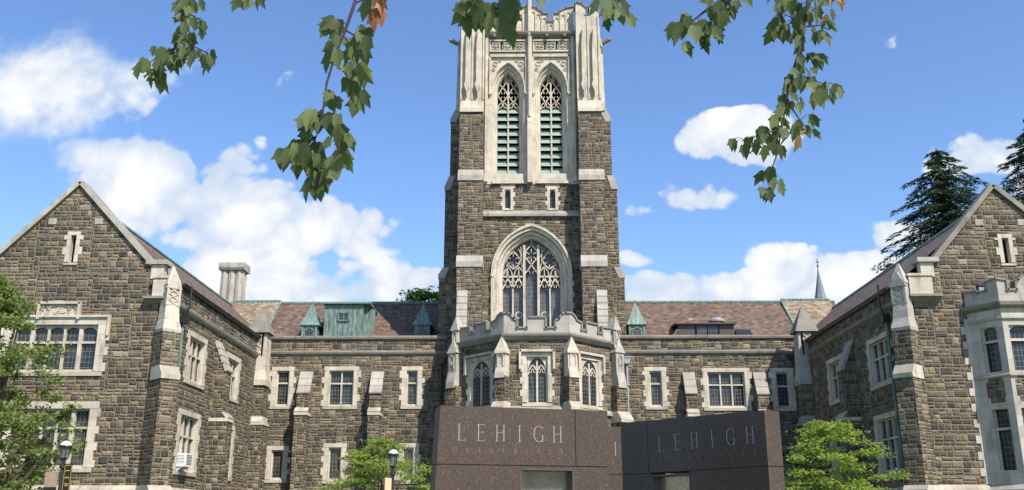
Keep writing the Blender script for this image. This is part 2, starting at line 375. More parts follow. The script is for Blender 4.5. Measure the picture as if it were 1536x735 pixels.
class MB:
    def __init__(s): s.v = []; s.f = []; s.m = []; s.mi = 0
    def add(s, pts, faces):
        b = len(s.v); s.v += [tuple(p) for p in pts]
        for f in faces: s.f.append([b+i for i in f]); s.m.append(s.mi)
        return s
    def prism(s, fr, poly, d0, d1):
        n = len(poly)
        s.add([fr.p(u, v, d0) for u, v in poly]+[fr.p(u, v, d1) for u, v in poly],
              [list(range(n))[::-1], list(range(n, 2*n))]+[[i, (i+1) % n, n+(i+1) % n, n+i] for i in range(n)]); return s
    def box(s, fr, u0, u1, v0, v1, d0, d1): return s.prism(fr, [(u0, v0), (u1, v0), (u1, v1), (u0, v1)], d0, d1)
    def side(s, fr, prof, u0, u1):
        """profile in (d, v) swept along u"""
        n = len(prof)
        s.add([fr.p(u0, v, d) for d, v in prof]+[fr.p(u1, v, d) for d, v in prof],
              [list(range(n)), list(range(n, 2*n))[::-1]]+[[(i+1) % n, i, n+i, n+(i+1) % n] for i in range(n)]); return s
    def tube(s, pts, r, n=6, caps=True):
        pts = [Vector(p) for p in pts]; k = len(pts)
        rs = r if isinstance(r, (list, tuple)) else [r]*k
        vs = []; up = Vector((0.13, 0.31, 0.94)).normalized()
        for i, p in enumerate(pts):
            t = (pts[min(i+1, k-1)]-pts[max(i-1, 0)]).normalized()
            a = t.cross(up) if abs(t.dot(up)) < 0.97 else t.cross(Vector((1, 0, 0))); a.normalize(); b = t.cross(a)
            vs += [p+(a*math.cos(2*math.pi*j/n)+b*math.sin(2*math.pi*j/n))*rs[i] for j in range(n)]
        fs = [[i*n+j, i*n+(j+1) % n, (i+1)*n+(j+1) % n, (i+1)*n+j] for i in range(k-1) for j in range(n)]
        if caps: fs += [list(range(n))[::-1], [(k-1)*n+j for j in range(n)]]
        return s.add(vs, fs)
    def lathe(s, c, prof, n=16):
        c = Vector(c); k = len(prof)
        vs = [c+Vector((r*math.cos(2*math.pi*j/n), r*math.sin(2*math.pi*j/n), z)) for r, z in prof for j in range(n)]
        fs = [[i*n+j, i*n+(j+1) % n, (i+1)*n+(j+1) % n, (i+1)*n+j] for i in range(k-1) for j in range(n)]
        fs += [list(range(n))[::-1], [(k-1)*n+j for j in range(n)]]
        return s.add(vs, fs)
    def rib(s, fr, pts, w, d0, d1):
        """bar following a polyline in the plane"""
        for a, b in zip(pts[:-1], pts[1:]):
            t = Vector((b[0]-a[0], b[1]-a[1])); L = t.length
            if L < 1e-5: continue
            t /= L; q = Vector((-t.y, t.x))*w*0.5; e = t*w*0.25
            s.prism(fr, [(a[0]-q.x-e.x, a[1]-q.y-e.y), (b[0]-q.x+e.x, b[1]-q.y+e.y), (b[0]+q.x+e.x, b[1]+q.y+e.y), (a[0]+q.x-e.x, a[1]+q.y-e.y)], d0, d1)
        return s
    def loft(s, fr, profs):
        n = len(profs[0][0]); vs = []
        for pts, d in profs: vs += [fr.p(u, v, d) for u, v in pts]
        return s.add(vs, [[i*n+j, i*n+j+1, (i+1)*n+j+1, (i+1)*n+j] for i in range(len(profs)-1) for j in range(n-1)])
    def build(s, name, mats, parent=None, label=None, smooth=False, recalc=True):
        me = bpy.data.meshes.new(name); k = SITE[0]
        if k != 1.0: s.v = [(v[0]*k, v[1]*k, v[2]*k-(k-1)*1.6) for v in s.v]
        xs = [v[0] for v in s.v]; ys = [v[1] for v in s.v]; zs = [v[2] for v in s.v]
        c = Vector(((min(xs)+max(xs))/2, (min(ys)+max(ys))/2, min(zs)))
        me.from_pydata([(v[0]-c.x, v[1]-c.y, v[2]-c.z) for v in s.v], [], s.f)
        if not isinstance(mats, (list, tuple)): mats = [mats]
        for m in mats: me.materials.append(m)
        if len(mats) > 1: me.polygons.foreach_set('material_index', s.m)
        if smooth: me.polygons.foreach_set('use_smooth', [True]*len(me.polygons))
        if recalc:
            bm = bmesh.new(); bm.from_mesh(me); bmesh.ops.recalc_face_normals(bm, faces=bm.faces); bm.to_mesh(me); bm.free()
        me.update()
        o = bpy.data.objects.new(name, me); link(o); ROOTLOC[o] = c
        if parent is not None: o.parent = parent; o.location = c-ROOTLOC[parent]
        else: o.location = c
        if label: o['label'] = label
        return o
def wall(name, fr, outline, holes, mat, parent, reveal=0.4, d=0.0):
    bm = bmesh.new()
    for loop in [outline]+holes:
        vs = [bm.verts.new(fr.p(u, v, d)) for u, v in loop]
        for i in range(len(vs)): bm.edges.new((vs[i], vs[(i+1) % len(vs)]))
    bmesh.ops.triangle_fill(bm, edges=bm.edges[:], use_beauty=True, use_dissolve=False, normal=fr.N)
    bmesh.ops.recalc_face_normals(bm, faces=bm.faces)
    for f in bm.faces:
        f.normal_update()
        if f.normal.dot(fr.N) < 0: f.normal_flip()
    mb = MB(); vi = {v: i for i, v in enumerate(bm.verts)}
    mb.add([v.co.copy() for v in bm.verts], [[vi[v] for v in f.verts] for f in bm.faces]); bm.free()
    for loop in holes+[outline]:
        n = len(loop)
        mb.add([fr.p(u, v, d) for u, v in loop]+[fr.p(u, v, d-reveal) for u, v in loop], [[i, (i+1) % n, n+(i+1) % n, n+i] for i in range(n)])
    return mb.build(name, mat, parent, recalc=False)
def rect(u0, u1, v0, v1): return [(u0, v0), (u1, v0), (u1, v1), (u0, v1)]
def arch(hw, zb, zs, za, n=12, c=0.0):
    """pointed arch outline, bottom left -> apex -> bottom right; 2n+3 points"""
    h = max(za-zs, hw*1.001); Rr = (hw*hw+h*h)/(2*hw)
    pts = [(c-hw, zb), (c-hw, zs)]
    am = math.acos(max(-1, min(1, (Rr-hw)/Rr)))
    for i in range(1, n+1):
        a = am*i/n; pts.append((c-hw+Rr-Rr*math.cos(a), zs+Rr*math.sin(a)*h/(Rr*math.sin(am))))
    return pts+[(2*c-x, z) for x, z in pts[:-1][::-1]]
def arc(cx, cz, rx, rz, a0, a1, n=8):
    return [(cx+rx*math.cos(rad(a0+(a1-a0)*i/n)), cz+rz*math.sin(rad(a0+(a1-a0)*i/n))) for i in range(n+1)]

# ------------------------------------------------------------------ window builder
def window(parent, fr, u0, u1, v0, v1, lights=2, trans=(0.62,), m=0.26, arched=False, thick=(), name='window', seed=0, hood=False, glass='leaded', lean=None):
    """u0..v1 is the glazed opening; toothed limestone surround, mullions, transom, panes as child"""
    rnd = random.Random(seed*13+5)
    mb = MB(); z = v0-0.02; k = 0
    for sgn, ue in ((-1, u0), (1, u1)):
        z = v0-0.02; k = rnd.randint(0, 1)
        while z < v1-0.01:
            h = min(rnd.uniform(0.24, 0.38), v1-z); 
            if v1-z-h < 0.14: h = v1-z
            w = m + (0.13 if k % 2 else 0.0)+rnd.uniform(-0.015, 0.015)
            a, b = (ue-w, ue) if sgn < 0 else (ue, ue+w)
            mb.box(fr, a, b, z+0.002, z+h-0.002, -0.3, 0.025+rnd.uniform(0, 0.006)); z += h; k += 1
    mb.box(fr, u0-m-0.03, u1+m+0.03, v1, v1+m*0.85, -0.3, 0.034)
    mb.side(fr, [(-0.3, v0-0.20), (0.05, v0-0.20), (0.07, v0-0.06), (-0.10, v0+0.01), (-0.3, v0+0.01)], u0-m-0.02, u1+m+0.02)
    if hood:
        h0 = v1+m*0.85; w = m+0.03
        mb.side(fr, [(0, h0), (0.12, h0), (0.12, h0+0.05), (0, h0+0.12)], u0-w-0.1, u1+w+0.1)
        for e in (u0-w-0.1, u1+w): mb.box(fr, e, e+0.1, h0-0.75, h0-0.002, 0.0, 0.11)
    # chamfered inner frame
    c = 0.075
    for (a, b, e, f_) in ((u0, u0+c, v0, v1), (u1-c, u1, v0, v1)):
        mb.box(fr, a, b, e, f_, -0.3, -0.10)
    mb.box(fr, u0+c, u1-c, v1-c, v1, -0.3, -0.102); mb.box(fr, u0+c, u1-c, v0+0.011, v0+c, -0.3, -0.101)
    iu0, iu1 = u0+c, u1-c; W = (iu1-iu0); mw = 0.085
    ed = [iu0+W*i/lights for i in range(lights+1)]
    for i, e in enumerate(ed[1:-1]):
        w = mw*(1.8 if (i+1) in thick else 1.0)
        mb.box(fr, e-w/2, e+w/2, v0+c, v1-c, -0.27, -0.09)
    for t in trans:
        zt = v0+(v1-v0)*t; mb.box(fr, iu0, iu1, zt-mw/2, zt+mw/2, -0.265, -0.095)
    if arched:
        hh = W/lights*0.42
        for a, b in zip(ed[:-1], ed[1:]):
            hw = (b-a)/2; cx = (a+b)/2; top = v1-c
            pts = [(cx-hw, top-hh)]+[(cx+hw*math.cos(rad(180-t)), top-hh+hh*0.93*math.sin(rad(t))) for t in range(15, 180, 15)]+[(cx+hw, top-hh)]
            mb.prism(fr, pts+[(b, top+0.003), (a, top+0.003)], -0.262, -0.11)
    w = mb.build(name, M['lime'], parent)
    g = MB(); rr = rnd
    for a, b in zip(ed[:-1], ed[1:]):    # each light's glass sits at its own small tilt
        t1, t2 = rr.uniform(-0.008, 0.008), rr.uniform(-0.008, 0.008)
        g.add([fr.p(a, v0, -0.2+t1), fr.p(b, v0, -0.2+t2), fr.p(b, v1, -0.2+t2*-1), fr.p(a, v1, -0.2-t1)], [[0, 1, 2, 3]])
    g.build('pane', M[glass], w, recalc=False)
    return rect(u0-m*0.6, u1+m*0.6, v0-0.1, v1+m*0.5)
def pwin(parent, fr, xl, xr, yt, yb, **k):
    """window opening located by its measured edges on that wall plane"""
    ym, xm = (yt+yb)/2, (xl+xr)/2
    u0 = fr.uv(xl, ym)[0]; u1 = fr.uv(xr, ym)[0]; v1 = fr.uv(xm, yt)[1]; v0 = fr.uv(xm, yb)[1]
    return window(parent, fr, min(u0, u1), max(u0, u1), v0, v1, **k)
def cwin(parent, fr, TL, TR, BR, BL, inset=0.26, **k):
    c = [fr.uv(*p) for p in (TL, TR, BR, BL)]; us = sorted(q[0] for q in c)
    u0 = (us[0]+us[1])/2; u1 = (us[2]+us[3])/2; v1 = (c[0][1]+c[1][1])/2; v0 = (c[2][1]+c[3][1])/2
    return window(parent, fr, u0+inset, u1-inset, v0+0.12, v1-inset*0.85, m=inset, **k)

def coping(mb, fr, pts, th, d0, d1):
    for (a, b) in zip(pts[:-1], pts[1:]):
        t = Vector((b[0]-a[0], b[1]-a[1])); L = t.length
        if L < 1e-6: continue
        t /= L; q = Vector((-t.y, t.x))*th; e = t*th*0.5
        mb.prism(fr, [(a[0]-e.x, a[1]-e.y), (b[0]+e.x, b[1]+e.y), (b[0]+q.x+e.x, b[1]+q.y+e.y), (a[0]+q.x-e.x, a[1]+q.y-e.y)], d0, d1)

def buttress(parent, fr, u0, u1, base_d, z1, d1, z2, z3, d2_top=0.0, z0=0.0, capmat='lime_grey'):
    """two-stage buttress: base_d deep up to z1, weathered back to d1, up to z2, weathered to the wall at z3"""
    r1 = z1+0.22
    mb = MB(); mb.side(fr, [(-0.05, z0), (base_d, z0), (base_d, z1), (d1, r1), (d1, z2), (d2_top, z3), (-0.05, z3)], u0, u1)
    o = mb.build('buttress', M['stone'], parent)
    for (da, za, db, zb) in ((base_d, z1, d1, r1), (d1, z2, d2_top, z3)):
        c = MB(); L = Vector((db-da, zb-za)); L.normalize(); nrm = Vector((-L.y, L.x))*-0.06
        n = max(1, int((zb-za)/0.33))
        for i in range(n):
            a = (da+(db-da)*i/n, za+(zb-za)*i/n); b = (da+(db-da)*(i+1)/n, za+(zb-za)*(i+1)/n)
            c.side(fr, [(a[0]+0.045, a[1]-0.05), (a[0]+0.07, a[1]+0.01), (b[0]+0.035, b[1]+0.02), (b[0]-0.04, b[1]-0.02), (a[0]-0.05, a[1]-0.05)], u0-0.035, u1+0.035)
        if za == z1: c.box(fr, u0-0.03, u1+0.03, za-0.2, za-0.045, 0.0, da+0.04)
        c.build('buttress_cap', M[capmat if za != z1 else 'lime'], o)
    return o

# ------------------------------------------------------------------ ground
def ground():
    mb = MB(); n = 40; R = 900
    vs = []
    mb.add([(-R, -R, 0), (R, -R, 0), (R, R, 0), (-R, R, 0)], [[0, 1, 2, 3]])
    tag(mb.build('lawn', M['grass'], recalc=False), kind='structure')
    mb = MB(); mb.add([(-5, -3, .004), (6, -3, .004), (6, 24, .004), (-5, 24, .004)], [[0, 1, 2, 3]])
    tag(mb.build('plaza', M['paving'], recalc=False), kind='structure')
    mb = MB(); mb.add([(-22, 24.01, .004), (24, 24.01, .004), (24, 27, .004), (-22, 27, .004)], [[0, 1, 2, 3]])
    tag(mb.build('path', M['paving'], recalc=False), kind='structure')
ground()

# ------------------------------------------------------------------ the building
B = empty('college_building', (0.45, 52, 0), 'grey-brown stone collegiate hall with a tall pale-topped tower, slate roofs and two gabled wings', 'building')
XL, XR, YC, YG = -14.4, 15.3, 52.0, 37.0
XC = 0.45
FC = Fr((0, YC, 0), (1, 0, 0), (0, -1, 0))
PT, ST = 11.45, 10.62
def v_(fr, x, y): return fr.uv(x, y)[1]
def u_(fr, x, y): return fr.uv(x, y)[0]

# --- central block, both sides of the tower
HL, HR = [], []
HL.append(pwin(B, FC, 414, 433, 556, 608, lights=1, trans=(0.64,), seed=1))
HL.append(pwin(B, FC, 406, 424, 675, 718.5, lights=1, trans=(), seed=2))
HL.append(pwin(B, FC, 493, 530, 555.7, 608.4, lights=2, trans=(0.63,), seed=3))
HL.append(pwin(B, FC, 609.5, 626, 555.7, 608, lights=1, trans=(0.64,), seed=4))
HL.append(pwin(B, FC, 492, 511, 671, 720, lights=1, trans=(), seed=5))
HL.append(pwin(B, FC, 603, 620, 671, 720, lights=1, trans=(), seed=6))
HR.append(pwin(B, FC, 975, 993, 556.6, 609, lights=1, trans=(0.64,), seed=7))
HR.append(pwin(B, FC, 1062, 1118, 557.8, 610.5, lights=3, trans=(0.63,), seed=8))
HR.append(pwin(B, FC, 1165, 1185, 558, 611, lights=1, trans=(0.60,), seed=9))
HR.append(pwin(B, FC, 978, 997, 671, 720, lights=1, trans=(), seed=10))
HR.append(pwin(B, FC, 1068, 1110, 671, 720, lights=2, trans=(), seed=11))
wall('wall', FC, rect(XL, XC-3.5, 0, PT), HL, M['stone_mid'], B)
wall('wall', FC, rect(XC+3.5, XR, 0, PT), HR, M['stone_mid'], B)
for u0, u1 in ((XL, XC-4.72), (XC+4.72, XR)):
    mb = MB(); mb.side(FC, [(-0.6, PT), (0.10, PT), (0.13, PT+0.10), (0.04, PT+0.2), (-0.6, PT+0.22)], u0, u1); mb.build('parapet_coping', M['coping'], B)
    mb = MB(); mb.side(FC, [(0.0, ST-0.10), (0.11, ST), (0.14, ST+0.09), (0.0, ST+0.2)], u0, u1); mb.build('string_course', M['coping'], B)
    mb = MB(); mb.side(FC, [(0.0, 2.6), (0.15, 2.6), (0.15, 2.8), (0.0, 2.95)], u0, u1); mb.build('plinth', M['lime'], B)
# buttresses on the central block
for (xa, xb, yw, yf, y2) in ((445, 463, 558, 589, 614), (554, 571, 558, 589, 614), (1029.5, 1046, 559, 590, 616), (1137, 1154, 559, 591, 617)):
    fF = Fr((0, YC-0.62, 0), (1, 0, 0), (0, -1, 0))
    a = u_(fF, xa, 600); b = u_(fF, xb, 600)
    z3 = v_(FC, xa, yw); z2 = v_(fF, xa, yf); z1 = Fr((0, YC-0.9, 0), (1, 0, 0), (0, -1, 0)).uv(xa, y2+3)[1]
    buttress(B, FC, a, b, 0.92, z1, 0.62, z2, z3)
# downpipes with hoppers
def downpipe(fr, u, z1, mat, z0=0.0, hopper=True, d=0.14):
    mb = MB(); mb.tube([fr.p(u, z0, d), fr.p(u, z1, d)], 0.075, 8)
    if hopper:
        mb.prism(fr, [(u-0.12, z1-0.05), (u+0.12, z1-0.05), (u+0.24, z1+0.28), (u-0.24, z1+0.28)], 0.02, 0.32)
        mb.box(fr, u-0.27, u+0.27, z1+0.282, z1+0.36, 0.0, 0.35)
    z = z0+1.2
    while z < z1-0.6: mb.box(fr, u-0.12, u+0.12, z, z+0.09, 0.0, d+0.09); z += 1.9
    return mb.build('downpipe', M[mat], B)
downpipe(FC, u_(FC, 397, 560), 10.05, 'pipe'); downpipe(FC, u_(FC, 662, 560), 10.05, 'pipe')
downpipe(FC, u_(FC, 940, 560), 10.05, 'greym'); downpipe(FC, u_(FC, 1192, 560), 10.05, 'pipe')

# --- central roof: front and back slopes with copper ridge
RY, RZ = 58.8, 15.07
y0 = YC+2.3; z0 = PT-0.1; roofs = []
mb = MB(); mb.box(Fr((0, y0+.1, 0), (1, 0, 0), (0, -1, 0)), XL, XR, PT-.5, PT-.3, 0, 2.15); mb.build('gutter_roof', M['lead'], B)
for u0, u1 in ((XL-4.6, XC-3.6), (XC+3.6, XR+4.6)):
    mb = MB(); mb.add([(u0, y0, z0), (u1, y0, z0), (u1, RY, RZ), (u0, RY, RZ), (u0, 2*RY-y0, z0), (u1, 2*RY-y0, z0)], [[0, 1, 2, 3], [3, 2, 5, 4], [0, 3, 4], [1, 5, 2]])
    roofs.append(mb.build('roof', M['roof'], B, recalc=False))
for roof, u0, u1 in ((roofs[0], XL-4.6, XC-5.0), (roofs[1], XC+5.0, XR+4.6)):
    mb = MB(); mb.tube([(u0, RY, RZ+0.03), (u1, RY, RZ+0.03)], 0.10, 6); mb.build('roof_ridge', M['copper'], roof)
# tan slate cross-pieces where the wings meet, with copper verge
for s, x0_, x1_ in ((1, XL-4.3, at(398, 480, 55.5)[0]), (-1, XR+4.3, at(1197, 480, 55.5)[0])):
    mb = MB(); yf = 54.4; zf = PT-0.1; zr = RZ+0.13
    xs = (min(x0_, x1_), max(x0_, x1_))
    mb.add([(xs[0], yf, zf), (xs[1], yf, zf), (xs[1], RY, zr), (xs[0], RY, zr), (xs[0], yf, zf-.3), (xs[1], yf, zf-.3), (xs[1], RY, zr-.3), (xs[0], RY, zr-.3)],
           [[0, 1, 2, 3], [4, 5, 6, 7], [1, 2, 6, 5], [0, 3, 7, 4]])
    mb.build('roof', M['roof_tan'], B, recalc=False)
    e = x1_
    mb = MB(); mb.tube([(e, yf, zf+0.02), (e, RY, zr+0.02)], 0.075, 6); mb.tube([(xs[0], RY, zr+0.03), (xs[1], RY, zr+0.03)], 0.09, 6)
    mb.add([(e, yf-.05, zf+0.02), (e, RY, zr), (e, RY, zr-.5), (e, yf+.5, zf-.3)], [[0, 1, 2, 3]])
    mb.build('roof_verge', M['copper'], B)

# --- copper dormers
def spike_dormer(xa, xb, ya, yb):
    fr = Fr((0, 54.8, 0), (1, 0, 0), (0, -1, 0))
    u0 = u_(fr, xa, 490); u1 = u_(fr, xb, 490); uc = (u0+u1)/2; w = (u1-u0)/2
    zt = v_(Fr((0, 55.4, 0), (1, 0, 0), (0, -1, 0)), (xa+xb)/2, ya); zb = PT-0.3; ze = zb+(zt-zb)*0.53
    mb = MB(); mb.box(fr, u0, u1, zb, ze, -2.2, 0)
    for a, b in ((u0, u0+.12), (u1-.12, u1)): mb.box(fr, a, b, zb, ze-.01, 0.0, 0.05)
    d = mb.build('dormer', M['copper'], B)
    mb = MB(); e = 0.14
    q = [fr.p(u0-e, ze, e), fr.p(u1+e, ze, e), fr.p(u1+e, ze, -1.5), fr.p(u0-e, ze, -1.5), fr.p(uc, zt, -w)]
    q2 = [fr.p(u0-e*.2, ze+0.22, e*.2), fr.p(u1+e*.2, ze+0.22, e*.2), fr.p(u1+e*.2, ze+0.22, -1.3), fr.p(u0-e*.2, ze+0.22, -1.3)]
    mb.add(q[:4]+q2+[q[4]], [[0, 1, 5, 4], [1, 2, 6, 5], [2, 3, 7, 6], [3, 0, 4, 7], [4, 5, 8], [5, 6, 8], [6, 7, 8], [7, 4, 8], [0, 3, 2, 1]])
    mb.tube([q[4]-Vector((0, 0, .1)), q[4]+Vector((0, 0, .12))], 0.03, 5)
    mb.build('dormer_roof', M['copper'], d)
    mb = MB(); mb.prism(fr, [(uc-.27, zb+.25), (uc+.27, zb+.25), (uc+.27, ze-.32), (uc, ze-.12), (uc-.27, ze-.32)], 0.0, 0.03)
    g = mb.build('dormer_window', M['leaded'], d)
    mb = MB(); mb.rib(fr, [(uc-.27, zb+.25), (uc-.27, ze-.32), (uc, ze-.12), (uc+.27, ze-.32), (uc+.27, zb+.25)], 0.07, 0.0, 0.06)
    mb.build('dormer_frame', M['copper'], d)
spike_dormer(453, 476, 455, 505); spike_dormer(622, 645, 455, 505); spike_dormer(943, 967, 454, 506)
def big_dormer():
    fr = Fr((0, 54.9, 0), (1, 0, 0), (0, -1, 0))
    u0 = u_(fr, 487, 480); u1 = u_(fr, 544, 480); zt = v_(fr, 515, 457); zb = PT-0.35
    mb = MB(); mb.box(fr, u0, u1, zb, zt, -4.2, 0)
    mb.add([fr.p(u1, zb, 0), fr.p(u1+.55, zb, -1.2), fr.p(u1+.55, zt-.1, -1.2), fr.p(u1, zt, 0)], [[0, 1, 2, 3]])
    n = 8
    for i in range(n+1):
        u = u0+(u1-u0)*i/n; mb.box(fr, u-.02, u+.02, zb, zt-.02, 0, 0.045)
    d = mb.build('dormer', M['copper'], B)
    mb = MB(); mb.side(fr, [(.22, zt+.02), (.22, zt+.1), (-4.3, zt+.13), (-4.3, zt+.03)], u0-.15, u1+.45); mb.build('dormer_roof', M['copper'], d)
    a = u_(fr, 508, 474); b = u_(fr, 524, 474); c = v_(fr, 515, 481); e = v_(fr, 515, 469)
    mb = MB(); mb.box(fr, a, b, c, e, 0.0, 0.06); mb.build('dormer_window', M['leaded'], d)
    mb = MB(); mb.rib(fr, [(a, c), (b, c), (b, e), (a, e), (a, c)], 0.08, 0.0, 0.10); mb.rib(fr, [((a+b)/2, c), ((a+b)/2, e)], .04, 0, .085); mb.build('dormer_frame', M['copper'], d)
big_dormer()
def shed_dormer():
    fr = Fr((0, 55.0, 0), (1, 0, 0), (0, -1, 0))
    u0 = u_(fr, 1020, 495); u1 = u_(fr, 1101, 495); zt = v_(fr, 1060, 487); zb = PT-0.35
    ua = u_(fr, 990, 500)
    mb = MB(); mb.box(fr, u0, u1, zb, zt, -2.5, 0)
    d = mb.build('dormer', M['brownmetal'], B)
    mb = MB(); mb.add([fr.p(u0, zt, 0), fr.p(ua, zb+.15, 0), fr.p(u0, zb, 0), fr.p(u0, zt+.05, -2.4), fr.p(ua, zb+.3, -2.2)], [[0, 1, 2], [0, 3, 4, 1]]); mb.build('dormer_cheek', M['stone'], d)
    mb = MB(); mb.side(fr, [(.2, zt), (.2, zt+.1), (-2.6, zt+.32), (-2.6, zt+.2)], u0-.3, u1+.15); mb.build('dormer_roof', M['brownmetal'], d)
    a = u_(fr, 1044, 496); b = u_(fr, 1078, 496)
    mb = MB(); mb.box(fr, a, b, zb+.1, zt-.12, 0.0, 0.03); mb.build('dormer_window', M['leaded'], d)
    mb = MB()
    for u in (a, (a+b)/2, b): mb.box(fr, u-.035, u+.035, zb+.05, zt-.08, 0.0, 0.06)
    mb.build('dormer_frame', M['dark'], d)
    mb = MB(); c = fr.p((a+b)/2+.25, zb+.15, 0.16); mb.box(Fr(c, (1, 0, 0), (0, -1, 0)), -.35, .35, 0, .32, -.1, .12); mb.build('window_fan', M['white'], d)
    mb = MB(); p = at(1075, 480, 56.6); mb.lathe((p.x, 56.6, p.z-1.0), [(.26, 0), (.26, .85), (.5, .87), (.5, .98), (.3, 1.1), (.01, 1.13)], 16); mb.build('roof_vent', M['greym'], B)
    fr2 = Fr((0, 55.1, 0), (1, 0, 0), (0, -1, 0)); a = u_(fr2, 1106, 498); b = u_(fr2, 1131, 498)
    mb = MB(); mb.add([fr2.p(a, 11.6, .7), fr2.p(b, 11.6, .7), fr2.p(b-.1, 12.68, -.55), fr2.p(a, 12.72, -.6)]+[fr2.p(a, 11.5, .7), fr2.p(b, 11.5, .7), fr2.p(b-.1, 12.58, -.55), fr2.p(a, 12.62, -.6)],
       [[0, 1, 2, 3], [7, 6, 5, 4], [0, 4, 5, 1], [1, 5, 6, 2], [2, 6, 7, 3], [3, 7, 4, 0]])
    mb.build('roof_tarp', M['iron'], B)
shed_dormer()
# --- chimney: cluster of flues
def chimney():
    p = at(350, 395, 60.6); x = p.x; zt = p.z
    mb = MB(); fr = Fr((x, 60.6, 0), (1, 0, 0), (0, -1, 0))
    for dx in (-.5, 0, .5):
        for dy in (0, .55): mb.lathe((x+dx, 60.7+dy, 12.5), [(.29, 0), (.29, zt-12.5-.5)], 8)
    mb.box(fr, -.8, .8, 12.5, 15.0, -.95, .2)
    c = mb.build('chimney', M['lime_grey'], B)
    mb = MB(); mb.side(fr, [(-1.05, zt-.5), (.28, zt-.5), (.36, zt-.35), (.36, zt-.08), (.25, zt), (-1.0, zt), (-1.1, zt-.1), (-1.1, zt-.35)], -.86, .86)
    mb.build('chimney_cap', M['lime_grey'], c)
chimney()

# ------------------------------------------------------------------ wings
def wing(s):
    """s=-1 left wing, s=+1 right wing"""
    yg = YG
    xw = XL if s < 0 else XR
    xo = xw + s*8.5; xa = xw+s*4.25                        # outer wall, ridge
    zg = 15.17 if s < 0 else 14.85
    Ff = Fr((0, yg, 0), (1, 0, 0), (0, -1, 0))
    Fs = Fr((xw, 0, 0), (0, 1, 0) if s < 0 else (0, -1, 0), (-s, 0, 0))
    EV = 11.1 if s < 0 else 10.86
    dk = 0.0 if s < 0 else 0.52
    # front gable wall
    holes = []
    if s < 0:
        holes.append(pwin(B, Ff, 17, 144, 487, 556.5, lights=5, trans=(0.62,), arched=True, thick=(1, 4), m=0.34, seed=20, hood=True))
        holes.append(pwin(B, Ff, 9, 130, 613, 700.5, lights=5, trans=(0.67,), thick=(1, 4), m=0.32, seed=21))
        slit = (104.6, 112.6, 353, 393)
    else:
        slit = (1504.5, 1514.5, 357, 394)
    fx = lambda q, w: u_(Ff, q, w)
    a, b = fx(slit[0], 375), fx(slit[1], 375); c = v_(Ff, slit[0], slit[3]); d = v_(Ff, slit[0], slit[2])
    mb = MB(); rn = random.Random(3)
    for ue, sg in ((a, -1), (b, 1)):
        z = c; k = rn.randint(0, 1)
        while z < d-.01:
            h = min(.32, d-z); w = .16+(.13 if k % 2 else 0); k += 1
            mb.box(Ff, *((ue-w, ue) if sg < 0 else (ue, ue+w)), z+.002, z+h-.002, -.3, .03); z += h
    mb.box(Ff, a-.16, b+.16, d, d+.16, -.3, .034); mb.side(Ff, [(-.3, c-.13), (.05, c-.13), (.06, c-.05), (-.1, c), (-.3, c)], a-.17, b+.17)
    w_ = mb.build('slit_window', M['lime'], B)
    mb = MB(); mb.add([Ff.p(a, c, -.25), Ff.p(b, c, -.25), Ff.p(b, d, -.25), Ff.p(a, d, -.25)], [[0, 1, 2, 3]]); mb.build('pane', M['dark'], w_, recalc=False)
    holes.append(rect(a-.08, b+.08, c-.06, d+.08))
    zk = 11.75; uk = xw+s*(0.95+dk)
    zs = zg
    out = [(xo, 0), (xw, 0), (xw, 11.1), (xw+s*.35, 11.1), (xw+s*.35, zk), (uk, zk), (xa, zs), (xo-s*.95, zk), (xo, zk)] if s < 0 else [(xw, 0), (xo, 0), (xo, zk), (xo-s*.95, zk), (xa, zs), (uk, zk), (xw+.35+dk, zk), (xw+.35+dk, 10.86), (xw, 10.86)]
    if s > 0:
        bx0 = BAYX[0]; bx1 = BAYX[3]
        holes.append(rect(bx0+.25, bx1-.25, 3.0, 9.3))
    wall('wall', Ff, out, holes, M['stone'], B)
    # gable back face closes it
    mb = MB(); mb.prism(Fr((0, yg+.45, 0), (1, 0, 0), (0, -1, 0)), out, -.02, 0); mb.build('gable_back', M['stone'], B)
    # raked copings, kneelers
    mb = MB()
    pk, pa, po = (uk, zk), (xa, zs+.05), (xo-s*.95, zk)
    coping(mb, Ff, [pk, pa] if s > 0 else [pa, pk], .2, -.5, .12)
    coping(mb, Ff, [pa, po] if s > 0 else [po, pa], .2, -.5, .12)
    mb.build('gable_coping', M['coping'] if s > 0 else M['lime_grey'], B)
    mb = MB(); q0, q1 = sorted((xw+s*(.18+dk), uk+s*.12))
    mb.box(Ff, q0, q1, zk-.02, zk+.17, -.55, .14); mb.build('kneeler_coping', M['lime_grey'], B)
    mb = MB(); q0, q1 = sorted((xw+s*(.32+dk), xw+s*(.85+dk))); mb.box(Ff, q0, q1, zk-.62, zk-.025, -.3, .03)
    q0, q1 = sorted((xw+s*(.32+dk), xw+s*(.6+dk))); mb.box(Ff, q0, q1, zk-1.15, zk-.622, -.3, .032)
    for t, zz in ((.62, 0),):                        # bonded blocks under the coping
        ub = uk+(xa-uk)*t; zb = zk+(zs-zk)*t
        mb.build('kneeler', M['lime'], B); mb = MB(); q0, q1 = sorted((ub+s*.12, ub+s*.45)); mb.prism(Ff, [(q0, zb-.38), (q1, zb-.38), (q1, zb-.12), (q0, zb-.12)], -.3, .028)
        mb.build('bonded_block', M['lime_grey'], B); mb = MB(); ub = po[0]+(xa-po[0])*t; q0, q1 = sorted((ub-s*.12, ub-s*.45)); mb.prism(Ff, [(q0, zb-.38), (q1, zb-.38), (q1, zb-.12), (q0, zb-.12)], -.3, .028)
    mb.build('bonded_block', M['lime_grey'], B)
    # little parapet block with moulded cornice beside the kneeler
    mb = MB(); q0, q1 = sorted((xw-s*.05+s*dk*.5, xw+s*(.62+dk)))
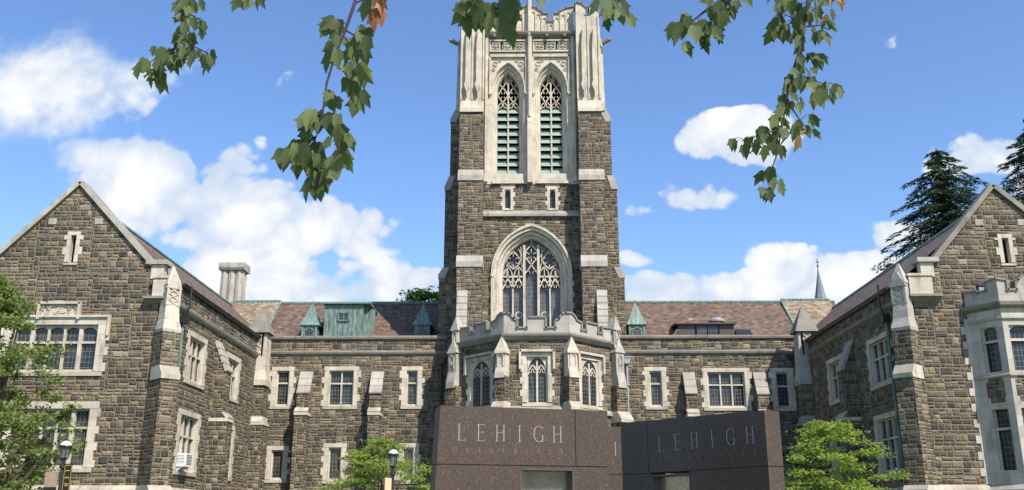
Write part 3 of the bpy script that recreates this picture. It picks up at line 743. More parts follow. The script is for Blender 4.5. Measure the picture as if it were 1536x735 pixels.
    mb.box(Ff, q0, q1, 10.35, 11.1, -.6, .26); mb.box(Ff, q0-.04, q1+.04, 11.1, 11.2, -.62, .31)
    mb.build('parapet_block', M['lime'], B)
    mb = MB(); q0, q1 = sorted((xw-s*.1+s*dk*.5, xw+s*(.95+dk))); mb.side(Ff, [(0, 10.08), (.2, 10.22), (.34, 10.25), (.34, 10.345), (0, 10.345)], q0, q1); mb.build('cornice', M['coping'], B)
    # plinth band
    mb = MB(); q0, q1 = sorted((xw, xo)); mb.side(Ff, [(0, 2.55), (.16, 2.55), (.16, 2.78), (.0, 2.95)], q0, q1); mb.build('plinth', M['lime'], B)
    # side (courtyard) wall
    hs = []
    if s < 0:
        hs.append(cwin(B, Fs, (283, 495), (310.6, 509), (304.5, 583), (275.5, 570), lights=3, trans=(.6,), seed=31))
        hs.append(cwin(B, Fs, (338.7, 527), (361, 538.5), (355.5, 603), (336.7, 595.6), lights=3, trans=(.6,), seed=32))
        hs.append(cwin(B, Fs, (268.8, 611.4), (300.5, 622.6), (291.8, 712.9), (260, 708), lights=3, trans=(.62,), seed=33))
        hs.append(cwin(B, Fs, (338.7, 635.4), (352, 639), (345.3, 719.5), (333.6, 717), lights=2, trans=(.62,), seed=34))
        us = u_(Fs, 320, 600), u_(Fs, 338, 600)
    else:
        hs.append(cwin(B, Fs, (1240, 539.7), (1268, 529.5), (1272, 597), (1246, 606), lights=3, trans=(.6,), seed=41))
        hs.append(cwin(B, Fs, (1299, 509), (1335.7, 496.8), (1341, 570), (1307.6, 584.6), lights=3, trans=(.6,), seed=42))
        hs.append(cwin(B, Fs, (1311.7, 624.4), (1348.5, 614), (1358.7, 709.7), (1320, 713), lights=3, trans=(.62,), seed=43))
        hs.append(cwin(B, Fs, (1246, 645), (1272, 640), (1278, 712), (1250, 716), lights=2, trans=(.62,), seed=44))
    ua, ub = (YG, YC) if s < 0 else (-YC, -YG)
    wall('wall', Fs, rect(ua, ub, 0, EV), hs, M['stone'], B)
    yb = 43.6
    fb = (yb-.42, yb+.42) if s < 0 else (-yb-.42, -yb+.42)
    buttress(B, Fs, *fb, 0.85, 6.2, 0.6, 8.35, 9.75)
    mb = MB(); mb.side(Fs, [(0, 10.12), (.12, 10.2), (.16, 10.3), (0, 10.42)], ua, ub); mb.build('string_course', M['lime_grey'] if s < 0 else M['coping'], B)
    mb = MB(); mb.side(Fs, [(0, 2.6), (.15, 2.6), (.15, 2.8), (0, 2.95)], ua, ub); mb.build('plinth', M['lime'], B)
    # gutter
    g0, g1 = (YG+1.2, YC+.8) if s < 0 else (-YC-.8, -YG-1.2)
    mb = MB(); mb.side(Fs, [(0, EV-.02), (.12, EV-.02), (.2, EV+.13), (.16, EV+.16), (-.1, EV+.1)], g0, g1); mb.build('gutter', M['iron'], B)
    # roof: two slopes + copper ridge
    ze = EV+.08; zr = zg-.35; y0 = yg+.45; y1 = 60.0
    mb = MB(); e = .02
    mb.add([(xw-s*e, y0, ze), (xw-s*e, y1, ze), (xa, y1, zr), (xa, y0, zr), (xo, y0, ze), (xo, y1, ze)], [[0, 1, 2, 3], [3, 2, 5, 4], [1, 5, 2]])
    r = mb.build('roof', M['roof'], B, recalc=False)
    mb = MB(); mb.tube([(xa, y0, zr+.03), (xa, y1, zr+.03)], .1, 6); mb.build('roof_ridge', M['copper'], r)
    # outer wall and back
    mb = MB(); q0, q1 = sorted((xo, xo-s*.4)); fo = Fr((0, 60, 0), (1, 0, 0), (0, -1, 0)); mb.box(fo, q0, q1, 0, ze, 0, 22.6); mb.build('wall', M['stone'], B)
    mb = MB(); q0, q1 = sorted((xw, xo)); mb.prism(fo, [(q0, 0), (q1, 0), (q1, ze), ((q0+q1)/2, zr-.02), (q0, ze)], -.3, 0); mb.build('wall', M['stone'], B)
    # diagonal corner buttress with pinnacle
    k = .7071; Fd = Fr((xw, yg, 0), (k, k, 0) if s < 0 else (k, -k, 0), (-s*k, -k, 0))
    mb = MB(); hw = .36
    mb.side(Fd, [(-.3, 0), (.84, 0), (.84, 7.05), (.6, 7.4), (.6, 8.84), (-.3, 8.84)], -hw, hw)
    bt = mb.build('buttress', M['stone'], B)
    mb = MB(); mb.side(Fd, [(-.1, 6.95), (.89, 6.95), (.92, 7.12), (.64, 7.48), (-.1, 7.46)], -hw-.03, hw+.03)
    mb.build('buttress_cap', M['lime'], bt)
    mb = MB(); mb.side(Fd, [(-.1, 2.5), (1.0, 2.5), (1.0, 2.75), (.87, 2.92), (-.1, 2.92)], -hw-.1, hw+.1)
    mb.build('buttress_plinth', M['lime'], bt)
    mb = MB()
    # pinnacle: flared base, shaft with recessed traceried panel, gabled pyramid
    def ringbox(z, h, dmid): return [Fd.p(-h, z, dmid-h), Fd.p(h, z, dmid-h), Fd.p(h, z, dmid+h), Fd.p(-h, z, dmid+h)]
    lv = [(8.85, .37, .22), (8.97, .385, .22), (9.35, .31, .16), (9.95, .28, .12), (10.75, .26, .10), (10.8, .30, .10), (10.88, .285, .10), (11.65, .03, .10)]
    vs = []; fs = []
    for z, h, dm in lv: vs += ringbox(z, h, dm)
    for i in range(len(lv)-1):
        for j in range(4): fs.append([i*4+j, i*4+(j+1) % 4, (i+1)*4+(j+1) % 4, (i+1)*4+j])
    fs += [[3, 2, 1, 0], [len(vs)-4+j for j in range(4)]]
    mb.add(vs, fs)
    for uu_ in (-.25, .25): mb.box(Fd, uu_-.045, uu_+.045, 9.95, 10.75, .26, .43)
    mb.prism(Fd, [(-.33, 10.65), (.33, 10.65), (.04, 11.25), (-.04, 11.25)], .26, .44)
    pn = mb.build('pinnacle', M['lime'] if s < 0 else M['lime_grey'], B)
    mb = MB()
    for i in range(3):
        zc = 10.08+.25*i
        mb.rib(Fd, [(-.19, zc-.12), (.19, zc+.12)], .045, .36, .42); mb.rib(Fd, [(.19, zc-.12), (-.19, zc+.12)], .045, .36, .421)
    mb.build('pinnacle_tracery', M['lime'] if s < 0 else M['lime_grey'], pn)
    # far corner turret where the wing meets the centre
    cx, cy = xw-s*.02, 50.5
    Ft = Fr((cx, cy, 0), (1, 0, 0), (0, -1, 0))
    mb = MB(); mb.box(Ft, -.5, .5, 0, 8.6, -.5, .5); mb.box(Ft, -.62, .62, 0, 6.6, -.5, .62); t = mb.build('turret', M['stone'], B)
    def rg(z, h): return [Ft.p(-h, z, -h), Ft.p(h, z, -h), Ft.p(h, z, h), Ft.p(-h, z, h)]
    lv = [(8.6, .58), (8.9, .60), (9.4, .50), (11.4, .46), (11.45, .62), (11.6, .58), (12.9, .06)]
    mb = MB(); vs = []; fs = []
    for z, h in lv[:4]: vs += rg(z, h)
    for i in range(3):
        for j in range(4): fs.append([i*4+j, i*4+(j+1) % 4, (i+1)*4+(j+1) % 4, (i+1)*4+j])
    mb.add(vs, fs+[[3, 2, 1, 0], [12, 13, 14, 15]])
    for i in range(3):
        zc = 10.45+.34*i
        for fd in (Ft,):
            mb.rib(fd, [(-.2, zc-.16), (.2, zc+.16)], .05, .46, .52); mb.rib(fd, [(.2, zc-.16), (-.2, zc+.16)], .05, .46, .521)
        mb.box(Ft, -.3, -.24, 10.2, 11.38, .46, .53); mb.box(Ft, .24, .3, 10.2, 11.38, .46, .53)
    mb.build('turret_panel', M['lime'] if s < 0 else M['lime_grey'], t)
    mb = MB(); mb.box(Ft, -.66, .66, 6.5, 6.645, -.5, .66); mb.side(Ft, [(-.5, 6.645), (.68, 6.645), (.52, 6.95), (-.5, 6.95)], -.56, .56)
    mb.build('turret_course', M['lime'] if s < 0 else M['lime_grey'], t)
    mb = MB(); vs = []; fs = []
    for z, h in lv[4:]: vs += rg(z, h)
    for i in range(2):
        for j in range(4): fs.append([i*4+j, i*4+(j+1) % 4, (i+1)*4+(j+1) % 4, (i+1)*4+j])
    mb.add(vs, fs+[[3, 2, 1, 0], [8, 9, 10, 11]]); mb.build('turret_roof', M['coping'], t)
    # copper downpipe beside the corner
    u = YG+1.55 if s < 0 else -(YG+1.75)
    mb = MB(); mb.tube([Fs.p(u, 7.4 if s < 0 else 0, .1), Fs.p(u, 9.7, .1)], .06, 8); mb.build('downpipe', M['copper'], B)
    mb = MB(); mb.tube([Fs.p(u, 9.7, .1), Fs.p(u, 10.3, .3), Fs.p(u+.05, 11.2, .3)], .045, 8); mb.box(Fs, u-.18, u+.22, 9.6, 9.9, 0.0, .3); mb.build('downpipe', M['iron'], B)
    # skylight cheek behind the kneeler
    mb = MB(); q0, q1 = sorted((xw+s*.1, xw+s*.9)); ff = Fr((0, yg+.7, 0), (1, 0, 0), (0, -1, 0))
    mb.add([(q0, yg+.6, 11.25), (q1, yg+.6, 11.25+.9 if s > 0 else 11.25), (q1, yg+1.5, 11.35+(.9 if s > 0 else 0)), (q0, yg+1.5, 11.35+(0 if s > 0 else .9))], [[0, 1, 2, 3]])
    mb.build('flashing', M['copper'], B)
# bay outline on the right wing's front: wall junction, canted corner, front corner, other end
BAYD = 1.15
_b0 = at(1457, 520, YG); _b1 = at(1509, 520, YG-BAYD)
BAYX = (_b0.x, _b1.x, _b1.x+2.6, _b1.x+2.6+(_b1.x-_b0.x))
wing(-1); wing(1)

# hood above the left gable's upper window with carved panel
def left_panel():
    Ff = Fr((0, YG, 0), (1, 0, 0), (0, -1, 0))
    a, b = u_(Ff, 63, 470), u_(Ff, 116, 470); z0, z1 = v_(Ff, 90, 478), v_(Ff, 90, 457)
    mb = MB()
    mb.box(Ff, a-.08, b+.08, z0-.15, z1+.06, 0, .04)
    mb.rib(Ff, [(a-.1, z0), (a-.1, z1+.05), (b+.1, z1+.05), (b+.1, z0)], .1, 0, .16)
    u = a
    for w in (.28, .78, .28):
        t = w/1.34*(b-a); mb.rib(Ff, arch(t/2-.02, z0+.02, z0+(z1-z0)*.55, z1-.03, 5, u+t/2), .05, .04, .1); u += t
    o = mb.build('carved_panel', M['lime'], B)
    mb = MB(); rn = random.Random(5); cx, cz = (a+b)/2, (z0+z1)/2
    for i in range(26):
        t = rn.uniform(0, 6.28); r = rn.uniform(0, 1)**.5
        p = Ff.p(cx+.24*r*math.cos(t), cz+.14*r*math.sin(t)-.02, .04); mb.lathe(p-Vector((0, 0, .04)), [(.02, 0), (.05, .03), (.045, .07), (.01, .1)], 6)
    mb.build('carved_crest', M['lime'], o)
    # dark recess behind the arches
left_panel()

# --- two-storey canted bay on the right wing
def bay():
    y0 = YG; y1 = YG-BAYD
    C = [Vector((BAYX[0], y0, 0)), Vector((BAYX[1], y1, 0)), Vector((BAYX[2], y1, 0)), Vector((BAYX[3], y0, 0))]
    Ff = Fr((0, y1, 0), (1, 0, 0), (0, -1, 0))
    zc = v_(Ff, 1520, 487); zU0 = v_(Ff, 1520, 555); zP = v_(Ff, 1520, 456)
    Fw = Fr((0, y0, 0), (1, 0, 0), (0, -1, 0)); mb = MB(); m2 = MB(); z = 2.96; k = 0
    while z < 9.3:
        w = .16+(.17 if k % 2 else 0); mb.box(Fw, C[0].x-w, C[0].x+.3, z, z+.3, -.2, .022+.004*(k % 3)); m2.box(Fw, C[3].x-.3, C[3].x+w, z, z+.3, -.2, .022); z += .305; k += 1
    mb.build('bay_quoin', M['lime_bay'], B); m2.build('bay_quoin', M['lime_bay'], B)
    for i in range(3):
        a, b = C[i], C[i+1]; L = (b-a).length; U = (b-a).normalized(); N = Vector((U.y, -U.x, 0)); fr = Fr(a, U, N)
        e = .3 if i != 1 else .22
        hol = []
        if i == 1: ww = [(e, L/2-.1), (L/2+.1, L-e)]
        else: ww = [(.45, L-.28)] if i == 0 else [(.28, L-.45)]
        # limestone shell with stone spandrels
        zl0, zl1 = 3.45, 5.72; zu0, zu1 = 7.15, 8.9
        holes = [rect(p, q, zl0, zl1) for p, q in ww]+[rect(p, q, zu0, zu1) for p, q in ww]
        shell = wall('bay_wall', fr, rect(0, L, 0, 9.6), holes, M['lime_bay'], B, reveal=.35)
        for p, q in ww:
            mb = MB(); mb.box(fr, p+.04, q-.04, zl1+.25, zu0-.2, 0, .012); mb.box(fr, p-.06, q+.0, zl1+.45, zu0-.35, 0, .010)
            mb.build('spandrel', M['stone'], B)
            for z0, z1, ar in ((zl0, zl1, 0), (zu0, zu1, 1)):
                t = z0+(z1-z0)*.68; mb = MB()
                mb.box(fr, p, q, t-.05, t+.05, -.3, -.1)
                if ar:
                    hw = (q-p)/2; cx = (p+q)/2; h = hw*.62
                    pts = [(cx+hw*math.cos(rad(180-k)), z1-h+h*.95*math.sin(rad(k))) for k in range(0, 181, 15)]
                    mb.prism(fr, pts+[(q, z1+.002), (p, z1+.002)], -.3, -.08)
                for ed in (p+.03, q-.03): mb.box(fr, ed-.03, ed+.03, z0, z1, -.28, -.14)
                w = mb.build('window', M['lime'], B)
                mb = MB(); mb.add([fr.p(p, z0, -.22), fr.p(q, z0, -.22), fr.p(q, z1, -.225), fr.p(p, z1, -.225)], [[0, 1, 2, 3]]); mb.build('pane', M['leaded'], w, recalc=False)
                mb = MB(); mb.rib(fr, [(p+.09, z0+.03), (q-.09, z0+.03), (q-.09, t-.07), (p+.09, t-.07), (p+.09, z0+.03)], .045, -.21, -.17); mb.build('casement', M['iron'], w)
        mb = MB(); x = .03
        mb.side(fr, [(0, 9.56), (.20, 9.66), (.24, 9.8), (0, 9.83)], -.1, L+.1); mb.build('cornice', M['coping'], B)
        mb = MB(); mb.side(fr, [(0, 9.12), (.08, 9.15), (.08, 9.2), (0, 9.24)], -.05, L+.05); mb.build('string_course', M['lime_grey'], B); mb = MB(); mb.side(fr, [(0, 6.92), (.08, 6.94), (.08, 7.0), (0, 7.06)], -.03, L+.03); mb.build('string_course', M['lime_grey'], B); mb = MB(); mb.side(fr, [(0, 2.5), (.2, 2.5), (.2, 2.75), (.0, 2.95)], -.08, L+.08)
        mb.build('plinth', M['lime_grey'], B)
        # crenellated parapet
        if i == 1:
            o = [(0, 9.83), (L, 9.83), (L, 10.71), (L-.35, 10.66), (L-.35, 10.26), (L-.75, 10.26), (L-.75, 10.61), (L/2+.45, 10.66), (L/2+.2, 10.91), (L/2, 11.01), (L/2-.2, 10.91), (L/2-.45, 10.66), (.75, 10.61), (.75, 10.26), (.35, 10.26), (.35, 10.66), (0, 10.71)]
        else:
            o = [(0, 9.83), (L, 9.83), (L, 10.71), (L-.42, 10.66), (L-.42, 10.31), (L-.85, 10.31), (L-.85, 10.36), (0, 10.41)] if i == 0 else [(0, 9.83), (L, 9.83), (L, 10.41), (.85, 10.36), (.85, 10.31), (.42, 10.31), (.42, 10.66), (0, 10.71)]
        mb = MB(); mb.prism(fr, o, -.25, .02); pp = mb.build('battlement', M['lime_grey'], B)
        top = o[2:]+[o[0]]
        mb = MB(); coping(mb, fr, o[2:][::-1] if 0 else [p for p in o[2:]][::-1], .07, -.3, .08); mb.build('battlement_coping', M['coping'], pp)
    mb = MB(); mb.add([C[0]+Vector((0, 0, 9.85)), C[1]+Vector((0, 0, 9.85)), C[2]+Vector((0, 0, 9.85)), C[3]+Vector((0, 0, 9.85))], [[0, 1, 2, 3]]); mb.build('bay_roof', M['lead'], B)
bay()

# ------------------------------------------------------------------ tower
def tower():
    XW = XC
    YW = 48.2
    F = Fr((XC, YW, 0), (1, 0, 0), (0, -1, 0))           # u measured from the tower axis
    # shaft
    zTop = 28.3
    HB = 1.21; OFF = -0.05                                 # belfry lights
    # front wall with the three openings cut
    big = arch(1.53+.34, 10.0, 14.25, 16.63, 14)
    sl = [rect(c-.17, c+.17, 17.85, 19.05) for c in (-1.27, 1.17)]
    wall('tower_wall', F, rect(-3.0, 3.0, 0, 19.3), [big]+sl, M['stone_fine'], B, reveal=.7)
    mb = MB(); 
    for x in (-3.4, 3.4): mb.box(F, min(x, x-.0)-.35, x+.35, 0, 23.0, -6.5, -0.9)
    mb.box(F, -3.0, 3.0, 0, 27.5, -7.0, -6.3); mb.build('tower_wall', M['stone_fine'], B)
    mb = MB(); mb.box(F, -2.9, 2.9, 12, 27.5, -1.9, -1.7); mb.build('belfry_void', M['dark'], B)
    # angle buttresses
    for s in (-1, 1):
        def us(a, b): return sorted((s*a, s*b))
        mb = MB()
        a, b = us(2.6, 3.9)
        mb.side(F, [(-.9, 0), (1.45, 0), (1.45, 9.0), (1.2, 9.3), (1.2, 14.55), (1.02, 14.9), (1.02, 19.3), (.86, 19.75), (.86, 23.2), (-.9, 23.2)], a, b)
        bt = mb.build('tower_buttress', M['stone_fine'], B)
        for z0, z1, d0, d1 in ((14.3, 14.9, 1.2, 1.02), (19.15, 19.75, 1.02, .86)):
            mb = MB(); mb.side(F, [(-.1, z0), (d0+.05, z0), (d0+.05, z0+.28), (d0-.02, z0+.34), (d1+.03, z1+.06), (-.1, z1+.06)], a-.04, b+.04)
            mb.build('buttress_cap', M['lime_grey'], bt)
        # sideways buttress, three stages
        f2 = Fr((XC, 49.3, 0), (1, 0, 0), (0, -1, 0))
        st = [(0, 4.98), (14.3, 4.98), (14.7, 4.74), (19.35, 4.74), (19.95, 4.5), (23.4, 4.5), (24.0, 4.22)]
        pts = [(s*2.8, 0)]+[(s*x, z) for z, x in st]+[(s*2.8, 24.0)]
        if s < 0: pts = pts[::-1]
        mb = MB(); mb.prism(f2, pts, -1.3, 0.5); sb = mb.build('tower_buttress', M['stone_fine'], B)
        mb = MB(); mb.prism(Fr((XC, 54.3, 0), (1, 0, 0), (0, -1, 0)), pts, -1.3, 0.5); mb.build('tower_buttress', M['stone_fine'], B)
        for (z0, x0), (z1, x1) in (((14.3, 4.98), (14.7, 4.74)), ((19.35, 4.74), (19.95, 4.5)), ((23.4, 4.5), (24.0, 4.22))):
            p = [(s*(x0-.3), z0-.15), (s*(x0+.04), z0-.15), (s*(x0+.04), z0+.05), (s*(x1+.04), z1+.05), (s*(x1-.3), z1+.05)]
            mb = MB(); mb.prism(f2, p if s > 0 else p[::-1], -1.33, .53)
            mb.build('buttress_cap', M['lime_grey'], sb)
        # limestone upper stage of the buttresses: stepped mass with attached pointed shafts
        mb = MB()
        mb.side(F, [(-.9, 23.2), (.95, 23.2), (.95, 23.45), (.8, 23.75), (.62, 24.05), (.62, 29.3), (-.9, 29.3)], a, b)
        tz = mb.build('turret', M['lime'], B)
        mb = MB(); p = [(s*2.8, 23.9), (s*4.22, 23.9), (s*4.22, 24.0), (s*4.16, 28.2), (s*4.05, 28.5), (s*4.05, 29.2), (s*2.8, 29.2)]
        mb.prism(Fr((XC, 48.9, 0), (1, 0, 0), (0, -1, 0)), p if s > 0 else p[::-1], -1.4, .2); mb.build('turret', M['lime'], B)
        mb = MB()
        for c in (2.95, 3.55):
            uc = s*c; w = .085
            zb = 24.05
            mb.prism(F, [(uc-w, zb+.7), (uc, zb+.15), (uc+w, zb+.7), (uc+w, 27.3), (uc, 28.4), (uc-w, 27.3)], .6, .86)
            mb.prism(F, [(uc-w-.05, zb+.75), (uc, zb+.35), (uc+w+.05, zb+.75), (uc+w+.05, zb+.95), (uc-w-.05, zb+.95)], .6, .90)
        for c in (2.63, 3.25, 3.86): mb.box(F, s*c-.05, s*c+.05, 24.05, 29.2, .6, .68)
        f3 = Fr((XC, 48.9, 0), (1, 0, 0), (0, -1, 0))
        mb.prism(f3, [(s*4.0-.06, 24.2), (s*4.0+.06, 24.2), (s*4.0+.06, 27.8), (s*4.0, 28.6), (s*4.0-.06, 27.8)], .2, .36)
        mb.build('turret_shaft', M['lime'], tz)
        # two-horned merlon tops
        mb = MB()
        for q0, q1, pk in ((a, a+.56, .34), (b-.52, b, .30)):
            mb.prism(F, [(q0, 29.3), (q1, 29.3), (q1, 29.8), (q0+pk, 30.02), (q0+.1, 30.1), (q0, 30.05)] if q0 == a else [(q0, 29.3), (q1, 29.3), (q1, 30.05), (q1-.1, 30.1), (q1-pk, 30.02), (q0, 29.8)], -.3, .62)
        mb.build('merlon', M['lime'], tz)
        mb = MB()
        coping(mb, F, [(a, 30.05), (a+.1, 30.1), (a+.34, 30.02), (a+.56, 29.8)], .07, -.32, .70)
        coping(mb, F, [(b-.52, 29.8), (b-.30, 30.02), (b-.1, 30.1), (b, 30.05)], .07, -.32, .70)
        coping(mb, F, [(a+.56, 29.3), (b-.52, 29.3)], .06, -.32, .68)
        mb.build('merlon_coping', M['coping'], tz)
        # gargoyle at the outer corner
        mb = MB(); g = F.p(s*4.15, 28.0, -.3)
        mb.tube([g, g+Vector((s*.2, -.1, .06)), g+Vector((s*.38, -.16, .16)), g+Vector((s*.5, -.2, .12))], [.13, .12, .14, .07], 7)
        mb.tube([g+Vector((s*.32, -.14, .2)), g+Vector((s*.3, -.12, .33))], [.05, .02], 5); mb.build('gargoyle', M['coping'], tz)
    # belfry limestone face with two pointed openings
    Fb = Fr((XC+OFF, YW, 0), (1, 0, 0), (0, -1, 0))
    hw = .60
    outl = [arch(hw+.27, 19.9, 25.0, 26.55, 12, c) for c in (-HB, HB)]
    holes = outl
    wall('belfry_wall', Fb, rect(-2.5, 2.62, 19.3, 28.3), holes, M['lime'], B, reveal=.02, d=.02)
    for c in (-HB, HB):
        n = 12; f = lambda e, zb, za: arch(hw+e, zb, 25.0, za, n, c)
        mb = MB(); mb.loft(Fb, [(f(.27, 19.9, 26.55), .02), (f(.24, 19.9, 26.5), -.1), (f(.17, 19.9, 26.38), -.12), (f(.14, 19.9, 26.33), -.26), (f(.05, 19.9, 26.2), -.30), (f(0, 19.9, 26.1), -.46), (f(0, 19.9, 26.1), -1.0)])
        mb.side(Fb, [(-1.0, 19.3), (.14, 19.3), (.14, 19.42), (-.12, 19.7), (-.45, 19.95), (-1.0, 19.95)], c-hw-.27, c+hw+.27)
        w = mb.build('belfry_window', M['lime'], B)
        # hood mould + square label over it
        mb = MB(); mb.loft(Fb, [(arch(hw+.30, 24.7, 25.0, 26.6, n, c), .021), (arch(hw+.30, 24.7, 25.0, 26.6, n, c), .12), (arch(hw+.37, 24.7, 25.0, 26.72, n, c), .12), (arch(hw+.37, 24.7, 25.0, 26.72, n, c), .021)])
        L = hw+.42
        mb.rib(Fb, [(c-L, 24.75), (c-L, 27.0), (c+L, 27.0), (c+L, 24.75)], .1, .0, .15)
        for e in (-L, L): mb.lathe(Fb.p(c+e, 24.55, .1), [(.04, 0), (.1, .08), (.1, .2), (.05, .26)], 8)
        # carved spandrels
        for e in (-1, 1):
            for (x, z, r) in ((.72, 26.55, .13), (.48, 26.75, .08), (.82, 26.2, .08)): mb.rib(Fb, arc(c+e*x, z, r, r, 0, 360, 10), .035, .0, .06)
        mb.build('hood_mould', M['lime'], w)
        # louvres
        mb = MB(); z = 20.1
        while z < 23.9:
            mb.side(Fb, [(-.42, z-.02), (-.385, z-.05), (-.62, z+.355), (-.66, z+.355)], c-hw+.01, c+hw-.01)
            z += .455
        mb.build('louvre', M['louvre'], w)
        # tracery
        mb = MB(); d0, d1 = -.56, -.42
        mb.box(Fb, c-.04, c+.04, 19.95, 25.7, d0, d1+.02)
        for e in (-1, 1):
            cx = c+e*hw/2; q = hw/2
            # lower cusped head
            mb.rib(Fb, arc(cx, 23.95, q-.02, .42, 0, 180, 10), .055, d0, d1)
            mb.rib(Fb, [(cx-q*.9, 24.02), (cx-.06, 24.1), (cx, 24.38)], .04, d0, d1-.02); mb.rib(Fb, [(cx+q*.9, 24.02), (cx+.06, 24.1), (cx, 24.38)], .04, d0, d1-.02)
            # ogee loops
            mb.rib(Fb, [(cx, 24.38), (cx-q*.55, 24.6), (cx-q*.95, 24.8), (cx-q*.6, 25.05), (cx, 25.32)], .055, d0, d1)
            mb.rib(Fb, [(cx, 24.38), (cx+q*.55, 24.6), (cx+q*.95, 24.8), (cx+q*.6, 25.05), (cx, 25.32)], .055, d0, d1)
            for k in range(4):
                t = rad(45+90*k); mb.rib(Fb, [(cx+q*.75*math.cos(t), 24.83+.32*math.sin(t)), (cx+q*.3*math.cos(t), 24.83+.14*math.sin(t))], .04, d0, d1-.02)
            mb.rib(Fb, [(cx, 25.3), (c+e*.5, 25.5)], .05, d0, d1)
            mb.rib(Fb, [(cx, 25.3), (c+e*.14, 25.62), (c, 25.85)], .05, d0, d1); mb.rib(Fb, [(c+e*.04, 25.5), (c+e*.2, 25.75), (c+e*.08, 25.95)], .045, d0, d1)
        mb.build('tracery', M['lime'], w)
    # pilasters, quatrefoil frieze, cornice
    mb = MB()
    mb.side(Fb, [(.02, 19.3), (.34, 19.3), (.34, 22.9), (.24, 23.3), (.24, 30.9), (.0, 31.0)], -.14, .14)
    mb.box(Fb, -.06, .06, 23.2, 30.9, .24, .34)
    for e in (-2.42, 2.45): mb.box(Fb, e-.08, e+.08, 19.4, 28.2, .02, .18)
    mb.build('pilaster', M['lime'], B)
    mb = MB()
    for g, (ua, ub) in enumerate(((-2.24, -.24), (.24, 2.24))):
        mb.rib(Fb, [(ua, 27.3), (ub, 27.3)], .08, .02, .16); mb.rib(Fb, [(ua, 28.0), (ub, 28.0)], .07, .02, .13)
        mb.rib(Fb, [(ua, 27.12), (ub, 27.12)], .06, .02, .10)
        w = (ub-ua)/3
        for k in range(3):
            cx = ua+w*(k+.5); cz = 27.65
            for e in (cx-w/2, cx+w/2): mb.rib(Fb, [(e, 27.3), (e, 28.0)], .05, .02, .10)
            for t in range(4):
                a = rad(45+90*t); mb.rib(Fb, arc(cx+.13*math.cos(a), cz+.13*math.sin(a), .12, .12, 0, 360, 8), .035, .02, .085)
                mb.rib(Fb, [(cx+.2*math.cos(a), cz+.2*math.sin(a)), (cx+.42*math.cos(a), cz+.42*math.sin(a))], .04, .02, .08)
            mb.lathe(Fb.p(cx, cz-.05, .07), [(.01, 0), (.06, .03), (.06, .07), (.01, .1)], 6)
    mb.build('frieze', M['lime'], B)
    mb = MB(); mb.side(Fb, [(.02, 28.12), (.3, 28.3), (.36, 28.42), (.3, 28.5), (.02, 28.55)], -2.52, 2.62)
    for k in range(5):
        c = -2.0+k*1.0; mb.lathe(Fb.p(c, 28.12, .26), [(.02, 0), (.1, .05), (.11, .12), (.04, .2)], 7)
    mb.build('cornice', M['coping'], B)
    # parapet of the belfry with blind panels
    side = lambda e: [(e*2.55, 28.5), (e*2.55, 30.15), (e*2.1, 30.05), (e*1.75, 29.85), (e*1.72, 29.72), (e*1.4, 29.72), (e*1.4, 29.2), (e*1.05, 29.2), (e*1.05, 29.72), (e*.72, 29.72), (e*.68, 29.85), (e*.4, 30.1), (0, 30.25)]
    l = side(-1); r = side(1); o = l+r[::-1][1:]
    mb = MB(); mb.prism(Fb, o, -.3, .05)
    pz = mb.build('battlement', M['lime'], B)
    mb = MB(); coping(mb, Fb, l[1:]+r[::-1][1:-1], .07, -.35, .14); mb.build('battlement_coping', M['coping'], pz)
    mb = MB()
    for e in (-1, 1):
        for a_, zt in ((.22, 29.9), (.5, 29.75), (.85, 29.5), (1.22, 29.05), (1.57, 29.5), (1.92, 29.7), (2.25, 29.85)):
            mb.rib(Fb, [(e*(a_-.14), 28.55), (e*(a_-.14), zt)], .05, .05, .11)
            mb.rib(Fb, arch(.11, zt-.3, zt-.2, zt-.05, 4, e*(a_+.02)), .035, .05, .1)
    mb.build('blind_tracery', M['lime'], pz)
    # sides and back of the tower top (plain)
    mb = MB(); mb.box(F, -3.95, -3.6, 23.2, 29.5, -6.6, -.9); mb.box(F, 3.6, 3.95, 23.2, 29.5, -6.6, -.9); mb.box(F, -3.9, 3.9, 23.0, 29.3, -6.9, -6.6); mb.build('belfry_wall', M['lime'], B)
    # string course, slit windows above the great window
    mb = MB(); mb.side(F, [(0, 17.42), (.16, 17.42), (.18, 17.55), (0, 17.78)], -2.6, 2.6); mb.build('string_course', M['lime_grey'], B)
    for c in (-1.27, 1.17):
        mb = MB(); rn = random.Random(int(c*100))
        for e, sg in ((c-.15, -1), (c+.15, 1)):
            z = 17.8; k = 0
            while z < 19.1:
                w = .15+(.1 if k % 2 else 0); mb.box(F, *((e-w, e) if sg < 0 else (e, e+w)), z, z+.25, -.3, .03); z += .255; k += 1
        mb.box(F, c-.3, c+.3, 18.98, 19.25, -.3, .035); mb.side(F, [(-.3, 17.78), (.06, 17.78), (-.1, 17.95), (-.3, 17.95)], c-.3, c+.3)
        mb.prism(F, arch(.15, 18.6, 18.72, 18.98, 5, c)[1:-1]+[(c+.16, 18.985), (c-.16, 18.985)], -.3, -.05)
        w = mb.build('slit_window', M['lime'], B)
        mb = MB(); mb.add([F.p(c-.16, 17.9, -.22), F.p(c+.16, 17.9, -.22), F.p(c+.16, 19.0, -.22), F.p(c-.16, 19.0, -.22)], [[0, 1, 2, 3]]); mb.build('pane', M['leaded'], w, recalc=False)
    # the great window
    n = 14
    g = lambda e, za: arch(1.53+e, 10.0, 14.25, za, n)
    mb = MB()
